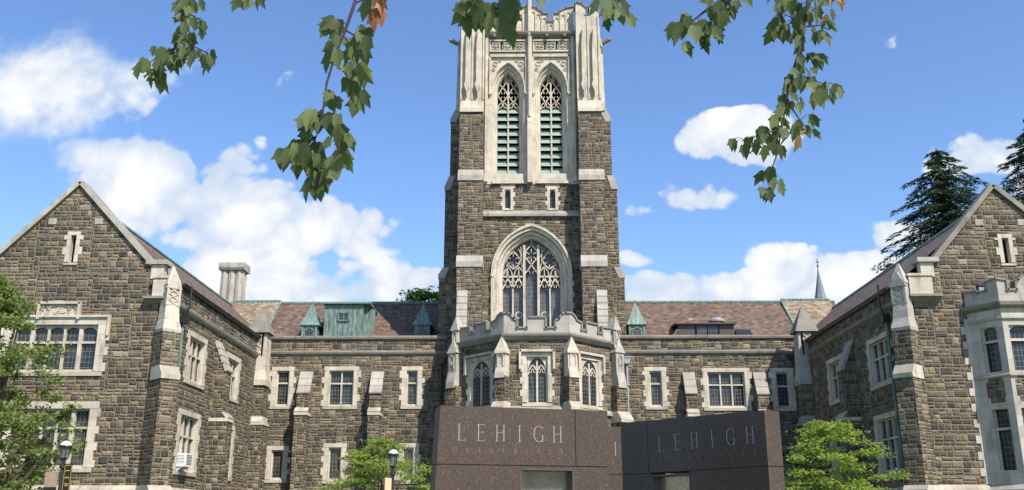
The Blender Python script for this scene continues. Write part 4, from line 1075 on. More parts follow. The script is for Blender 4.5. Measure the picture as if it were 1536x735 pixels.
    mb.loft(F, [(g(.62, 17.0), 0), (g(.62, 17.0), .16), (g(.52, 16.86), .16), (g(.50, 16.84), .06), (g(.36, 16.66), .04), (g(.33, 16.62), -.1), (g(.2, 16.48), -.14), (g(.18, 16.46), -.28), (g(.04, 16.31), -.34), (g(0, 16.27), -.5), (g(0, 16.27), -.8)])
    rn = random.Random(9)
    for e in (-1, 1):
        z = 10.2; k = 0
        while z < 14.0:
            w = .58+(.14 if k % 2 else 0); q = sorted((e*1.95, e*(1.53+w))); mb.box(F, q[0], q[1], z, z+.3, -.1, .022); z += .305; k += 1
        mb.lathe(F.p(e*2.1, 13.95, .1), [(.04, 0), (.11, .1), (.11, .25), (.05, .32)], 8)
    gw = mb.build('great_window', M['lime'], B)
    mb = MB(); mb.prism(F, g(.01, 16.28), -.72, -.70); mb.build('pane', M['stained'], gw)
    mb = MB(); d0, d1 = -.66, -.46
    mz = {-1.0: 15.0, -.39: 15.95, .37: 15.95, .98: 15.0}
    for u, zt in mz.items():
        w = .085 if abs(u) > .5 else .13
        mb.box(F, u-w/2, u+w/2, 10.0, 14.15 if abs(u) > .5 else zt, d0, d1+(.0 if abs(u) > .5 else .05))
    for e in (-1, 1):
        mb.rib(F, [(e*.38, 14.2), (e*1.53, 14.2)], .09, d0, d1)
        for cx, q in ((e*1.265, .265), (e*.69, .30)):
            mb.rib(F, [(cx-q, 13.55), (cx-q*.55, 13.8), (cx, 14.15)], .06, d0, d1); mb.rib(F, [(cx+q, 13.55), (cx+q*.55, 13.8), (cx, 14.15)], .06, d0, d1)
            for k in (-1, 1):
                mb.rib(F, [(cx+k*q*.62, 13.75), (cx+k*q*.25, 13.72), (cx+k*q*.2, 13.6)], .035, d0, d1-.03)
                mb.rib(F, [(cx+k*q*.5, 13.85), (cx+k*q*.95, 14.05)], .04, d0, d1-.02)
            mb.rib(F, [(cx, 13.95), (cx, 14.5)], .045, d0, d1)
        # pair head: two small lights, big ogee loop over them
        c = e*.98
        for cx in (e*1.28, e*.68):
            mb.rib(F, [(cx-.26, 14.25), (cx-.2, 14.5), (cx, 14.75), (cx+.2, 14.5), (cx+.26, 14.25)], .05, d0, d1)
            mb.rib(F, [(cx, 14.2), (cx, 14.75)], .04, d0, d1-.02)
        mb.rib(F, [(c, 14.62), (c-.28, 14.85), (c-.37, 15.1), (c-.25, 15.35), (c, 15.62)], .065, d0, d1)
        mb.rib(F, [(c, 14.62), (c+.28, 14.85), (c+.37, 15.1), (c+.25, 15.35), (c, 15.62)], .065, d0, d1)
        for k in range(6):
            t = rad(60*k+30); mb.rib(F, [(c+.35*math.cos(t), 15.1+.42*math.sin(t)), (c+.17*math.cos(t), 15.1+.22*math.sin(t))], .035, d0, d1-.03)
        mb.rib(F, [(c, 15.6), (c, 15.95)], .05, d0, d1); mb.rib(F, [(e*1.5, 14.3), (e*1.3, 14.75), (c+e*.33, 15.0)], .05, d0, d1)
        mb.rib(F, [(e*.4, 14.3), (e*.52, 14.9), (e*.68, 15.2)], .05, d0, d1); mb.rib(F, [(e*.56, 14.9), (e*.56, 15.85)], .045, d0, d1); mb.rib(F, [(e*1.33, 14.3), (e*1.33, 15.2)], .04, d0, d1-.02)
        mb.rib(F, [(e*.4, 15.2), (e*.7, 15.75)], .04, d0, d1-.02)
    # centre light: cusped head, x-crossing, hexafoil loop
    for e in (-1, 1):
        mb.rib(F, [(e*.36, 14.35), (e*.2, 14.55), (0, 14.85), (e*-.2, 15.1), (e*-.34, 15.3)], .06, d0, d1)
        mb.rib(F, [(e*.34, 15.3), (e*.3, 15.65), (0, 15.98)], .06, d0, d1)
        mb.rib(F, [(e*.22, 14.52), (e*.1, 14.5), (e*.08, 14.38)], .035, d0, d1-.03)
    for k in range(6):
        t = rad(60*k+30); mb.rib(F, [(.3*math.cos(t), 15.38+.36*math.sin(t)), (.14*math.cos(t), 15.38+.18*math.sin(t))], .035, d0, d1-.03)
    mb.rib(F, [(0, 15.95), (0, 16.2)], .05, d0, d1)
    mb.build('tracery', M['lime'], gw)
    mb = MB()
    for c in (-.69, .69): mb.rib(F, arc(c, 12.15, .17, .17, 0, 360, 12), .05, -.70, -.69)
    mb.build('roundel', M['white'], gw)
    # sloping weathered slabs rising either side of the bow
    for s in (-1, 1):
        mb = MB(); q = sorted((s*3.32, s*3.86))
        n = 6
        for i in range(n):
            z0 = 10.9+2.15*i/n; z1 = 10.9+2.15*(i+1)/n; da = 1.6-.38*i/n; db = 1.6-.38*(i+1)/n
            mb.side(F, [(1.0, z0), (da+.04, z0), (da+.04, z0+.05), (db+.02, z1), (1.0, z1)], *q)
        mb.build('weathered_slab', M['lime_grey'], B)
SITE[0] = 1.074; tower(); SITE[0] = 1.0

# ------------------------------------------------------------------ bow in front of the tower
def bow():
    bc = .64; Y1, Y2 = 45.5, 48.0; a1, a2 = 1.60, 4.03
    C = [Vector((bc-a2, Y2, 0)), Vector((bc-a1, Y1, 0)), Vector((bc+a1, Y1, 0)), Vector((bc+a2, Y2, 0))]
    zt = 10.25
    ol = []
    for i in range(3):
        a, b = C[i], C[i+1]; L = (b-a).length; U = (b-a).normalized(); fr = Fr(a, U, Vector((U.y, -U.x, 0)))
        if i == 1: w0, w1 = fr.uv(789.5, 570)[0], fr.uv(822, 570)[0]
        elif i == 0: w0, w1 = fr.uv(706, 575)[0], fr.uv(735.5, 575)[0]
        else: w0, w1 = fr.uv(872.5, 575)[0], fr.uv(898, 575)[0]
        v0, v1 = 7.12, 9.35
        # the window: hood, toothed surround, two cusped lights
        mb = MB(); rn = random.Random(i); m = .2; K = 1.0 if i == 1 else .4
        for e, sg in ((w0, -1), (w1, 1)):
            z = v0; k = rn.randint(0, 1)
            while z < v1-.01:
                h = min(.3, v1-z); w = m+(.11 if k % 2 else 0); mb.box(fr, *((e-w, e) if sg < 0 else (e, e+w)), z+.002, z+h-.002, -.35, .03); z += h; k += 1
        mb.box(fr, w0-m, w1+m, v1, v1+.2, -.35, .035)
        mb.rib(fr, [(w0-m-.1, v1-.6), (w0-m-.1, v1+.28), (w1+m+.1, v1+.28), (w1+m+.1, v1-.6)], .12, 0, .17)
        mb.side(fr, [(-.35, v0-.2), (.07, v0-.2), (.07, v0-.08), (-.15, v0+.02), (-.35, v0+.02)], w0-m, w1+m)
        cx = (w0+w1)/2; hw = (w1-w0)/2
        # splayed jambs
        for e, sg in ((w0, 1), (w1, -1)):
            mb.add([fr.p(e, v0, .0), fr.p(e+sg*.1, v0, -.22*K), fr.p(e+sg*.1, v1, -.22*K), fr.p(e, v1, 0)], [[0, 1, 2, 3]])
        iw0, iw1 = w0+.1, w1-.1; q = (iw1-iw0)/4
        top = v1-.05; zs = v1-.75
        pts = [(iw0, zs)]+arc(cx, zs, (iw1-iw0)/2, top-zs, 180, 0, 12)+[(iw1, zs), (iw1+.05, v1+.01), (iw0-.05, v1+.01)]
        mb.prism(fr, [pts[0]]+pts[2:], -.32*K, -.1*K)
        mb.box(fr, cx-.045, cx+.045, v0, top-.1, -.3*K, -.12*K)
        for e in (-1, 1):
            c = cx+e*q
            mb.rib(fr, [(c-q, zs-.1), (c-q*.85, zs+.08), (c, zs+.38), (c+q*.85, zs+.08), (c+q, zs-.1)], .055, -.3*K, -.14*K)
            mb.rib(fr, [(c-q*.8, zs+.0), (c-q*.3, zs-.02), (c-.02, zs+.18), (c+.02, zs+.18), (c+q*.3, zs-.02), (c+q*.8, zs+.0)], .035, -.29*K, -.16*K)
            mb.rib(fr, [(cx+e*.04, zs+.2), (c, zs+.38), (c+e*q*.6, zs+.2)], .05, -.3*K, -.15*K)
        w = mb.build('window', M['lime'], B)
        mb = MB(); 
        for p_, q_, t in ((iw0-.1, cx, .006), (cx, iw1+.1, -.005)): mb.add([fr.p(p_, v0, -.25*K+t), fr.p(q_, v0, -.25*K-t), fr.p(q_, v1, -.25*K), fr.p(p_, v1, -.25*K+t)], [[0, 1, 2, 3]])
        mb.build('pane', M['leaded'], w, recalc=False)
        wall('bow_wall', fr, rect(0, L, 0, zt), [rect(w0-.12, w1+.12, v0-.1, v1+.1)], M['stone_mid'], B)
        mb = MB(); mb.side(fr, [(0, zt-.1), (.1, zt-.08), (.24, zt+.1), (.26, zt+.2), (.06, zt+.26), (-.3, zt+.26), (-.3, zt-.1)], -.11, L+.11); mb.build('cornice', M['coping'], B)
        mb = MB(); mb.side(fr, [(0, 6.68), (.13, 6.68), (.15, 6.78), (0, 6.95)], -.05, L+.05); mb.build('sill_course', M['lime_grey'], B)
        zb = zt+.26
        if i == 1:
            l = [(0, zb), (0, 11.48), (.15, 11.50), (.3, 11.42), (.45, 11.2), (.62, 11.12), (.62, 10.74), (1.16, 10.74), (1.16, 11.27)]
            o = l+[(L-u, z) for u, z in l[::-1]]
        else:
            o = [(0, zb), (0, 11.15), (.2, 11.2), (.42, 11.15), (.95, 11.12), (.95, 10.78), (1.35, 10.78), (1.35, 11.2), (2.2, 11.2), (2.2, 10.76), (2.62, 10.76), (2.62, 11.12), (2.95, 11.2), (3.15, 11.42), (L-.15, 11.50), (L, 11.48), (L, zb)]
            if i == 2: o = [(L-u, z) for u, z in o[::-1]]
        mb = MB(); mb.prism(fr, o, -.28, .03); bt = mb.build('battlement', M['lime_grey'], B)
        mb = MB(); coping(mb, fr, o[1:-1], .085, -.34, .10)
        mb.build('battlement_coping', M['coping'], bt)
    mb = MB(); mb.add([c+Vector((0, 0, 10.4)) for c in C], [[0, 1, 2, 3]]); mb.build('bow_roof', M['lead'], B)
    for c, s in ((C[0], -1), (C[3], 1)):
        mb = MB(); f = Fr((c.x, 50.1, 0), (1, 0, 0), (0, -1, 0)); mb.box(f, *sorted((-s*.02, -s*.35)), 0, 10.2, -2, 2.1); mb.build('bow_wall', M['stone'], B)
    # corner buttresses with gabled pinnacles
    for c, s in ((C[1], -1), (C[2], 1)):
        k = math.atan2(2.5, 2.43)/2
        fr = Fr(c, (math.cos(k), -s*-1*0 - (math.sin(k) if s > 0 else -math.sin(k))*-1, 0))
        fr = Fr(c, (math.cos(k), s*math.sin(k), 0))
        mb = MB(); mb.side(fr, [(-.1, 0), (.72, 0), (.72, 6.75), (.5, 7.05), (.5, 8.35), (-.1, 8.35)], -.27, .27); b = mb.build('buttress', M['stone'], B)
        mb = MB(); mb.side(fr, [(-.1, 6.7), (.78, 6.7), (.80, 6.85), (.54, 7.12), (-.1, 7.12)], -.32, .32); mb.build('buttress_cap', M['lime'], b)
        mb = MB(); mb.side(fr, [(-.1, 8.25), (.55, 8.25), (.52, 8.5), (.40, 8.75), (.36, 9.65), (-.1, 9.65)], -.25, .25)
        mb.add([fr.p(-.31, 9.55, .46), fr.p(.31, 9.55, .46), fr.p(0, 10.28, .30), fr.p(-.31, 9.55, -.05), fr.p(.31, 9.55, -.05), fr.p(0, 10.28, -.05), fr.p(-.31, 9.45, .46), fr.p(.31, 9.45, .46), fr.p(-.31, 9.45, -.05), fr.p(.31, 9.45, -.05)],
               [[0, 1, 2], [0, 2, 5, 3], [1, 4, 5, 2], [6, 7, 1, 0], [6, 0, 3, 8], [7, 9, 4, 1], [6, 8, 9, 7]])
        p = mb.build('pinnacle', M['lime'], B)
        mb = MB(); mb.rib(fr, [(-.15, 8.85), (-.15, 9.35), (0, 9.58), (.15, 9.35), (.15, 8.85)], .045, .36, .43); mb.rib(fr, [(-.08, 9.3), (0, 9.45), (.08, 9.3)], .04, .36, .41)
        mb.lathe(fr.p(0, 9.75, .36), [(.02, 0), (.07, .05), (.06, .12), (.01, .16)], 6); mb.build('pinnacle_tracery', M['lime'], p)
    # outer pinnacles where the bow meets the tower
    for c, s in ((C[0], -1), (C[3], 1)):
        fr = Fr(c+Vector((s*.02, .0, 0)), (.8, s*.6, 0))
        mb = MB(); mb.side(fr, [(-.3, 0), (.75, 0), (.75, 6.4), (.5, 6.8), (.5, 8.2), (-.3, 8.2)], -.36, .36); b = mb.build('buttress', M['stone'], B)
        mb = MB(); mb.side(fr, [(-.3, 6.35), (.82, 6.35), (.84, 6.5), (.54, 6.9), (-.3, 6.9)], -.42, .42); mb.build('buttress_cap', M['lime'], b)
        mb = MB(); mb.side(fr, [(-.3, 8.1), (.56, 8.1), (.54, 8.4), (.42, 8.9), (.40, 10.0), (.30, 10.3), (-.3, 10.3)], -.27, .27)
        mb.side(fr, [(-.3, 10.3), (.26, 10.3), (.22, 11.2), (-.3, 11.2)], -.2, .2)
        for (z, w, dd) in ((9.9, .34, .46), (11.1, .27, .30)):
            mb.add([fr.p(-w, z, dd), fr.p(w, z, dd), fr.p(0, z+.75, dd-.12), fr.p(-w, z, -.2), fr.p(w, z, -.2), fr.p(0, z+.75, -.2)], [[0, 1, 2], [0, 2, 5, 3], [1, 4, 5, 2], [0, 3, 4, 1]])
        p = mb.build('pinnacle', M['lime_grey'], B)
        for z, dd in ((9.1, .41), (10.45, .24)): mb = MB(); mb.rib(fr, [(-.12, z), (-.12, z+.5), (0, z+.7), (.12, z+.5), (.12, z)], .04, dd, dd+.05); mb.lathe(fr.p(0, z+.1, dd), [(.02, 0), (.08, .08), (.05, .25), (.01, .3)], 6); mb.build('pinnacle_tracery', M['lime_grey'], p)
SITE[0] = 1.04; bow(); SITE[0] = 1.0

# ------------------------------------------------------------------ spire far behind
def steeple():
    p = at(1227, 405, 78); x = p.x; zt = p.z
    r = empty('church_steeple', (x, 78, 0), 'slender grey spire with a cross finial rising behind the right-hand roof', 'spire')
    zb = at(1227, 456, 78).z
    mb = MB(); mb.lathe((x, 78, zb-1.5), [(1.3, 0), (.95, .7), (.66, 1.5), (.42, 2.4), (.13, zt-zb+1.0), (.04, zt-zb+1.6)], 8); mb.build('spire', M['lead'], r)
    mb = MB(); mb.lathe((x, 78, 0), [(1.4, 0), (1.4, zb-1.5)], 8); mb.build('shaft', M['stone'], r)
    mb = MB(); mb.tube([(x, 78, zt-.2), (x, 78, zt+1.0)], .035, 5); mb.tube([(x-.16, 78, zt+.7), (x+.16, 78, zt+.7)], .03, 5); mb.tube([(x-.1, 78, zt+.35), (x+.1, 78, zt+.35)], .05, 5)
    mb.build('finial', M['iron'], r)
steeple()

# ------------------------------------------------------------------ granite sign walls
SERIF = {  # stroke lists on a unit-high letter: (x0,y0,x1,y1,w)
 'L': (.50, [(.10, 0, .10, 1, .085), (.0, .0, .48, .0, .04), (.48, 0, .50, .12, .03), (.0, 1, .2, 1, .03)]),
 'E': (.52, [(.10, 0, .10, 1, .085), (0, 0, .5, 0, .04), (0, 1, .48, 1, .04), (.1, .53, .42, .53, .035), (.5, 0, .53, .12, .03), (.48, 1, .49, .89, .03), (.42, .46, .42, .6, .03)]),
 'H': (.66, [(.10, 0, .10, 1, .085), (.56, 0, .56, 1, .085), (.1, .52, .56, .52, .035), (0, 0, .2, 0, .03), (0, 1, .2, 1, .03), (.46, 0, .66, 0, .03), (.46, 1, .66, 1, .03)]),
 'I': (.2, [(.1, 0, .1, 1, .085), (0, 0, .2, 0, .03), (0, 1, .2, 1, .03)]),
 'G': (.66, 'arc'),
 'U': (.6, [(.1, .3, .1, 1, .08), (.52, .3, .52, 1, .05), (.1, .3, .17, .08, .07), (.17, .08, .31, 0, .06), (.31, 0, .45, .08, .05), (.45, .08, .52, .3, .05), (0, 1, .2, 1, .03), (.42, 1, .62, 1, .03)]),
 'N': (.7, [(.1, 0, .1, 1, .05), (.1, 1, .6, 0, .09), (.6, 0, .6, 1, .05), (0, 0, .2, 0, .03), (0, 1, .15, 1, .03), (.5, 1, .7, 1, .03)]),
 'V': (.62, [(.08, 1, .31, 0, .085), (.31, 0, .54, 1, .05), (0, 1, .18, 1, .03), (.44, 1, .64, 1, .03)]),
 'R': (.56, [(.1, 0, .1, 1, .085), (.1, 1, .34, .98, .04), (.34, .98, .46, .87, .06), (.46, .87, .46, .66, .08), (.46, .66, .34, .54, .06), (.34, .54, .1, .52, .04), (.26, .52, .55, 0, .08), (0, 0, .2, 0, .03), (0, 1, .15, 1, .03)]),
 'S': (.48, [(.42, .86, .36, .97, .035), (.36, .97, .22, 1, .04), (.22, 1, .08, .9, .06), (.08, .9, .07, .74, .07), (.07, .74, .2, .58, .08), (.2, .58, .34, .44, .09), (.34, .44, .42, .27, .08), (.42, .27, .38, .08, .06), (.38, .08, .24, 0, .04), (.24, 0, .08, .04, .04), (.08, .04, .03, .18, .035)]),
 'T': (.56, [(.28, 0, .28, 1, .085), (0, 1, .56, 1, .04), (0, 1, .0, .88, .03), (.56, 1, .56, .88, .03), (.18, 0, .38, 0, .03)]),
 'Y': (.58, [(.28, 0, .28, .45, .085), (.06, 1, .28, .45, .085), (.28, .45, .52, 1, .05), (0, 1, .16, 1, .03), (.42, 1, .62, 1, .03), (.18, 0, .38, 0, .03)]),
}
def letters(mb, fr, text, u0, u1, z, h, d0, d1, bold=1.0):
    """letters spread evenly with their centres from u0 to u1; z is the base line"""
    n = len(text)
    for i, ch in enumerate(text):
        w, st = SERIF[ch]; uc = u0+(u1-u0)*i/(n-1); x0 = uc-w*h/2
        if st == 'arc':
            st = []; pts = arc(.36, .5, .34, .5, 50, 318, 16)
            for k, (a, b) in enumerate(zip(pts[:-1], pts[1:])):
                t = abs((a[0]+b[0])/2-.36)/.34; st.append((a[0], a[1], b[0], b[1], .035+.05*t))
            st += [(.6, .02, .6, .4, .08), (.5, .4, .7, .4, .03), (.57, .88, .6, .75, .03)]
        for k, (a, b, c, e, t) in enumerate(st):
            mb.rib(fr, [(x0+a*h, z+b*h), (x0+c*h, z+e*h)], t*h*bold, d0, d1+.0002*(k % 7))
def slab(name, label, A, Bp, T, zt, batter, face, opening, jz, ju, txt, uni, textspec, end=False):
    """sign wall from ground point A to Bp (seen left to right), thickness T away from the camera"""
    A = Vector(A); Bp = Vector(Bp); U = (Bp-A).normalized(); L = (Bp-A).length; fr = Fr(A, U, Vector((U.y, -U.x, 0)))
    r = empty(name, tuple(A+U*L/2-fr.N*T/2), label, 'sign wall')
    G = M['granite']
    u0, u1, zo0, zo1 = opening
    g = .006
    # panels of polished granite with open joints, made as solid blocks butting round the opening
    P = []
    def blk(pts, nm='granite_panel', m=G):
        mb = MB(); mb.prism(fr, pts, -T, 0); P.append(mb.build(nm, m, r))
    lb = lambda z: -batter*(zt-z)/zt
    if ju > 0:
        blk([(lb(jz), jz+g), (ju-g, jz+g), (ju-g, zt+face*ju/L), (0, zt)]); blk([(ju+g, jz+g), (L, jz+g), (L, zt+face), (ju+g, zt+face*ju/L)])
    blk([(lb(0), 0), (u0, 0), (u0, jz-g), (lb(jz), jz-g)]); blk([(u1, 0), (L, 0), (L, jz-g), (u1, jz-g)]); blk([(u0+.002, 0), (u1-.002, 0), (u1-.002, zo0), (u0+.002, zo0)])
    if zo1 < jz-.03: blk([(u0+.002, zo1), (u1-.002, zo1), (u1-.002, jz-g), (u0+.002, jz-g)])
    mb = MB(); mb.box(fr, .02, L-.02, jz-g, jz+g, -T+.02, -.012); mb.box(fr, ju-g, ju+g, jz, zt-.02+face, -T+.02, -.0125); mb.build('joint', M['joint'], r)
    # metal-lined opening with wavy glass
    mb = MB(); z1_ = min(zo1, jz-.03)
    mb.rib(fr, [(u0+.015, zo0), (u0+.015, z1_-.015), (u1-.015, z1_-.015), (u1-.015, zo0)], .028, -T*.9, .004); mb.build('opening_frame', M['brownmetal'], r)
    mb = MB(); mb.add([fr.p(u0+.02, zo0, -T*.55), fr.p(u1-.02, zo0, -T*.55), fr.p(u1-.02, z1_-.02, -T*.55), fr.p(u0+.02, z1_-.02, -T*.55), fr.p(u0+.02, zo0, -T*.55-.02), fr.p(u1-.02, zo0, -T*.55-.02), fr.p(u1-.02, z1_-.02, -T*.55-.02), fr.p(u0+.02, z1_-.02, -T*.55-.02)], [[0, 1, 2, 3], [7, 6, 5, 4], [0, 4, 5, 1], [1, 5, 6, 2], [2, 6, 7, 3], [3, 7, 4, 0]])
    mb.build('glass_pane', M['wavy'], r, recalc=True)
    a, b, zb, h, c, d, zb2, h2 = textspec
    for pre, (pts) in (('lettering', ('LEHIGH', a, b, zb, h, M['inscr'], .55)), ('small_lettering', ('UNIVERSITY', c, d, zb2, h2, M['inscr_dim'], 1.0))):
        mb = MB(); letters(mb, fr, pts[0], pts[1], pts[2], pts[3], pts[4], -.003, .0022, pts[6]); mb.build(pre, pts[5], r)
    return fr, r
def wavy():
    m, nt, b = newmat('wavy_glass', 0.04, 0.6)
    b.inputs['Transmission Weight'].default_value = 0.9; b.inputs['IOR'].default_value = 1.2; b.inputs['Base Color'].default_value = (.72, .74, .66, 1)
    n = noisef(nt, posn(nt), 26, 2, .5); bump(nt, b, n, 0.5, 0.02); M['wavy'] = m
wavy()
def monument():
    H = 3.13
    A = at(661, 608, 13.0); Bq = at(911, 617, 13.0*174/165.2)
    a = (A.x, A.y, 0); b = (Bq.x, Bq.y, 0); U = (Vector(b)-Vector(a)).normalized(); fr = Fr(a, U, Vector((U.y, -U.x, 0)))
    q = lambda x, y: fr.uv(x, y)
    ts = (q(692, 650)[0], q(836, 650)[0], q(765, 662.0)[1], q(765, 638)[1]-q(765, 662)[1], q(683, 673)[0], q(843, 680)[0], q(765, 680.5)[1], q(765, 674)[1]-q(765, 681.5)[1])
    jz = q(770, 698)[1]; ju = q(863, 650)[0]
    slab('sign_wall', 'nearest brown granite sign wall, sunlit, with pale lettering facing the camera', a, b, .36, A.z, .15, 0, (q(779, 715)[0], q(861.5, 715)[0], .9, jz-.032), jz, ju, 1, 1, ts)
    LA = (Vector(b)-Vector(a)).length
    # second wall, its long face turned away from the sun
    C = at(1146, 615, 12.9); D = at(931, 634.5, 15.3)
    zt = C.z
    c = (D.x, D.y, 0); d = (C.x, C.y, 0); U = (Vector(d)-Vector(c)).normalized(); f2 = Fr(c, U, Vector((U.y, -U.x, 0)))
    q = lambda x, y: f2.uv(x, y)
    hh = q(1060, 646)[1]
    ts = (q(991, 660)[0], q(1125, 655)[0], q(1060, 671)[1], q(1060, 646.5)[1]-q(1060, 671)[1], q(989, 684)[0], q(1132, 682)[0], q(1060, 688)[1], q(1060, 681)[1]-q(1060, 688)[1])
    jz = q(1060, 704.5)[1]; ju = q(972, 680)[0]
    T = 0.305
    slab('sign_wall', 'dark granite sign wall on the right, its lettered face in shade', c, d, T, D.z, 0, C.z-D.z, (q(977, 720)[0], q(1036, 720)[0], .9, jz-.03), jz, ju, 1, 1, ts)
    # third wall behind the gap between the two
    f3o = Vector((a[0], 15.9, 0)); f3 = Fr(f3o, fr.U, fr.N)
    ui = f3.uv(923, 673)[0]; sp = (fr.uv(836, 650)[0]-fr.uv(692, 650)[0])/5
    base = f3o+fr.U*(ui-1.53); zt3 = Fr(base, fr.U, fr.N).uv(923, 640)[1]
    f4 = Fr(base, fr.U, fr.N); I = f4.uv(923, 673)[0]
    zb = f4.uv(923, 683)[1]; h = f4.uv(923, 663.5)[1]-zb; zb2 = f4.uv(923, 697)[1]
    e = base+fr.U*2.45
    jz3 = f4.uv(923, 711.5)[1]
    slab('sign_wall', 'third granite sign wall glimpsed in the gap behind the other two', tuple(base), tuple(e), .36, zt3, 0, 0, (.25, 1.0, .9, jz3-.03), jz3, 1.95, 1, 1, (I-3*sp, I+2*sp, zb, h, I-3*sp-.1, I+2*sp+.1, zb2, h*.28))
monument()

# ------------------------------------------------------------------ street lamps
def lamp(px, pyt, pyb, Y, banner):
    top = at(px, pyt, Y); bot = at(px, pyb, Y); x = top.x; s = (top.z-bot.z)/0.86; z0 = bot.z
    lab = {'mid': 'black street lamp with white dome above the round green bush by the central wall', 'left': 'black street lamp with hanging banners beside the leafy tree at the left gable'}[banner]
    r = empty('street_lamp', (x, Y, 0), lab, 'street lamp', 'street lamps')
    c = lambda z: (x, Y, z)
    mb = MB(); mb.lathe(c(0), [(.24, 0), (.24, .12), (.16, .2), (.14, .75), (.09, .85), (.075, 1.1), (.055, z0-.25), (.1, z0-.22), (.1, z0-.15), (.05, z0-.12), (.055, z0)], 14); mb.build('pole', M['iron'], r)
    lan = MB(); lan.lathe(c(z0), [(.04, 0), (.10, .04*s), (.105, .07*s), (.02, .08*s)], 12); lan.lathe(c(z0+.42*s), [(.165, 0), (.18, .03), (.165, .06), (.02, .07)], 16)
    for k in range(4):
        t = k*math.pi/2+.6; lan.tube([(x+.10*math.cos(t), Y+.10*math.sin(t), z0+.06*s), (x+.16*math.cos(t), Y+.16*math.sin(t), z0+.43*s)], .013, 4)
    l = lan.build('lantern', M['iron'], r)
    mb = MB(); mb.lathe(c(z0+.07*s), [(.07, 0), (.125, .35*s)], 14); mb.build('lantern_glass', M['lampglass'], l)
    mb = MB(); mb.lathe(c(z0+.47*s), [(.16, 0), (.152, .045), (.12, .095), (.07, .13), (.035, .145)], 16); mb.build('lantern_dome', M['white'], l, smooth=True)
    mb = MB(); mb.lathe(c(z0+.60*s), [(.045, 0), (.045, .03), (.02, .05), (.04, .08), (.04, .11), (.01, .16)], 10); mb.build('finial', M['iron'], l)
    mb = MB()
    if banner == 'left':
        f = Fr((x, Y-.02, 0), (1, 0, 0), (0, -1, 0)); zt = z0-.12
        mb.tube([f.p(-.62, zt, 0), f.p(.3, zt, 0)], .015, 5); mb.build('banner_arm', M['iron'], r); mb = MB(); mb.tube([f.p(-.62, zt-1.32, 0), f.p(.3, zt-1.32, 0)], .015, 5); mb.build('banner_arm', M['iron'], r)
        mb = MB(); mb.prism(f, rect(.07, .29, zt-1.3, zt-.02), .03, .04); bb = mb.build('banner', M['blackcloth'], r)
        mb = MB(); fv = Fr((0, 0, 0), (1, 0, 0))
        class V2:   # lettering turned a quarter turn, reading downwards
            def __init__(s_, f): s_.f = f
            def p(s_, u, v, d): return s_.f.p(.18-.05+v, zt-.12-u, d)
        class V3(V2):
            def p(s_, u, v, d): return s_.f.p(.125+v, zt-.13-u, d)
        letters(mb, V3(f), 'LEHIGH', .06, .98, 0, .11, .04, .046, 1.6)
        mb.rib(f, [(.085, zt-.04), (.275, zt-.04), (.275, zt-1.28), (.085, zt-1.28), (.085, zt-.04)], .008, .04, .0445); mb.build('banner_lettering', M['gold'], bb)
        mb = MB(); mb.prism(f, rect(-.46, -.1, zt-.62, zt-.2), .0, .01); mb.build('banner', M['banpic'], r)
        mb = MB(); mb.prism(f, rect(-.46, -.1, zt-.82, zt-.622), .0, .011); mb.build('banner', M['blackcloth'], r)
        mb = MB(); mb.prism(f, rect(-.5, -.12, zt-1.35, zt-.822), .0, .0115); mb.build('banner', M['yellow'], r)
    else:
        f = Fr((x, Y, 0), (.35, .94, 0)); zt = z0-.3
        mb.tube([f.p(-.5, zt, 0), f.p(.0, zt, 0)], .015, 5); mb.build('banner_arm', M['iron'], r); mb = MB(); mb.tube([f.p(-.5, zt-1.2, 0), f.p(.0, zt-1.2, 0)], .015, 5); mb.build('banner_arm', M['iron'], r)
        mb = MB(); mb.prism(f, rect(-.48, -.07, zt-1.18, zt-.02), -.01, .01); mb.build('banner', M['cream'], r)
M['banpic'] = simple('printed_banner', (0.30, 0.21, 0.16), 0.8, 0.2, nscale=14, namt=0.5)
_m, _nt, _b = newmat('lamp_glass', 0.15, 0.5); _b.inputs['Transmission Weight'].default_value = 0.6; _b.inputs['Base Color'].default_value = (.30, .32, .33, 1); M['lampglass'] = _m
lamp(590.5, 664, 702, 31, 'mid'); lamp(101, 652, 690, 27, 'left')

# ------------------------------------------------------------------ small fixtures
def air_con():
    Fs = Fr((XL, 0, 0), (0, 1, 0), (1, 0, 0)); u, v = Fs.uv(270, 690)
    r = empty('air_conditioner', tuple(Fs.p(u, v-.3, 0)), 'white window air conditioner sitting in the lower window of the left wing', 'air conditioner')
    mb = MB(); mb.box(Fs, u-.36, u+.36, v-.28, v+.26, -.35, .38); c = mb.build('casing', M['white'], r)
    mb = MB()
    for i in range(7): mb.box(Fs, u-.3, u+.3, v-.2+i*.062, v-.175+i*.062, .381, .388)
    for i in range(6): mb.add([Fs.p(u-.362, v-.15+i*.06, -.0), Fs.p(u-.362, v-.15+i*.06, .3), Fs.p(u-.362, v-.13+i*.06, .3), Fs.p(u-.362, v-.13+i*.06, 0)], [[0, 1, 2, 3]])
    mb.build('grille', M['iron'], r)
    mb = MB(); mb.side(Fs, [(0, v-.45), (.3, v-.283), (0, v-.283)], u-.3, u-.26); mb.side(Fs, [(0, v-.45), (.3, v-.283), (0, v-.283)], u+.26, u+.3); mb.build('bracket', M['white'], r)
air_con()
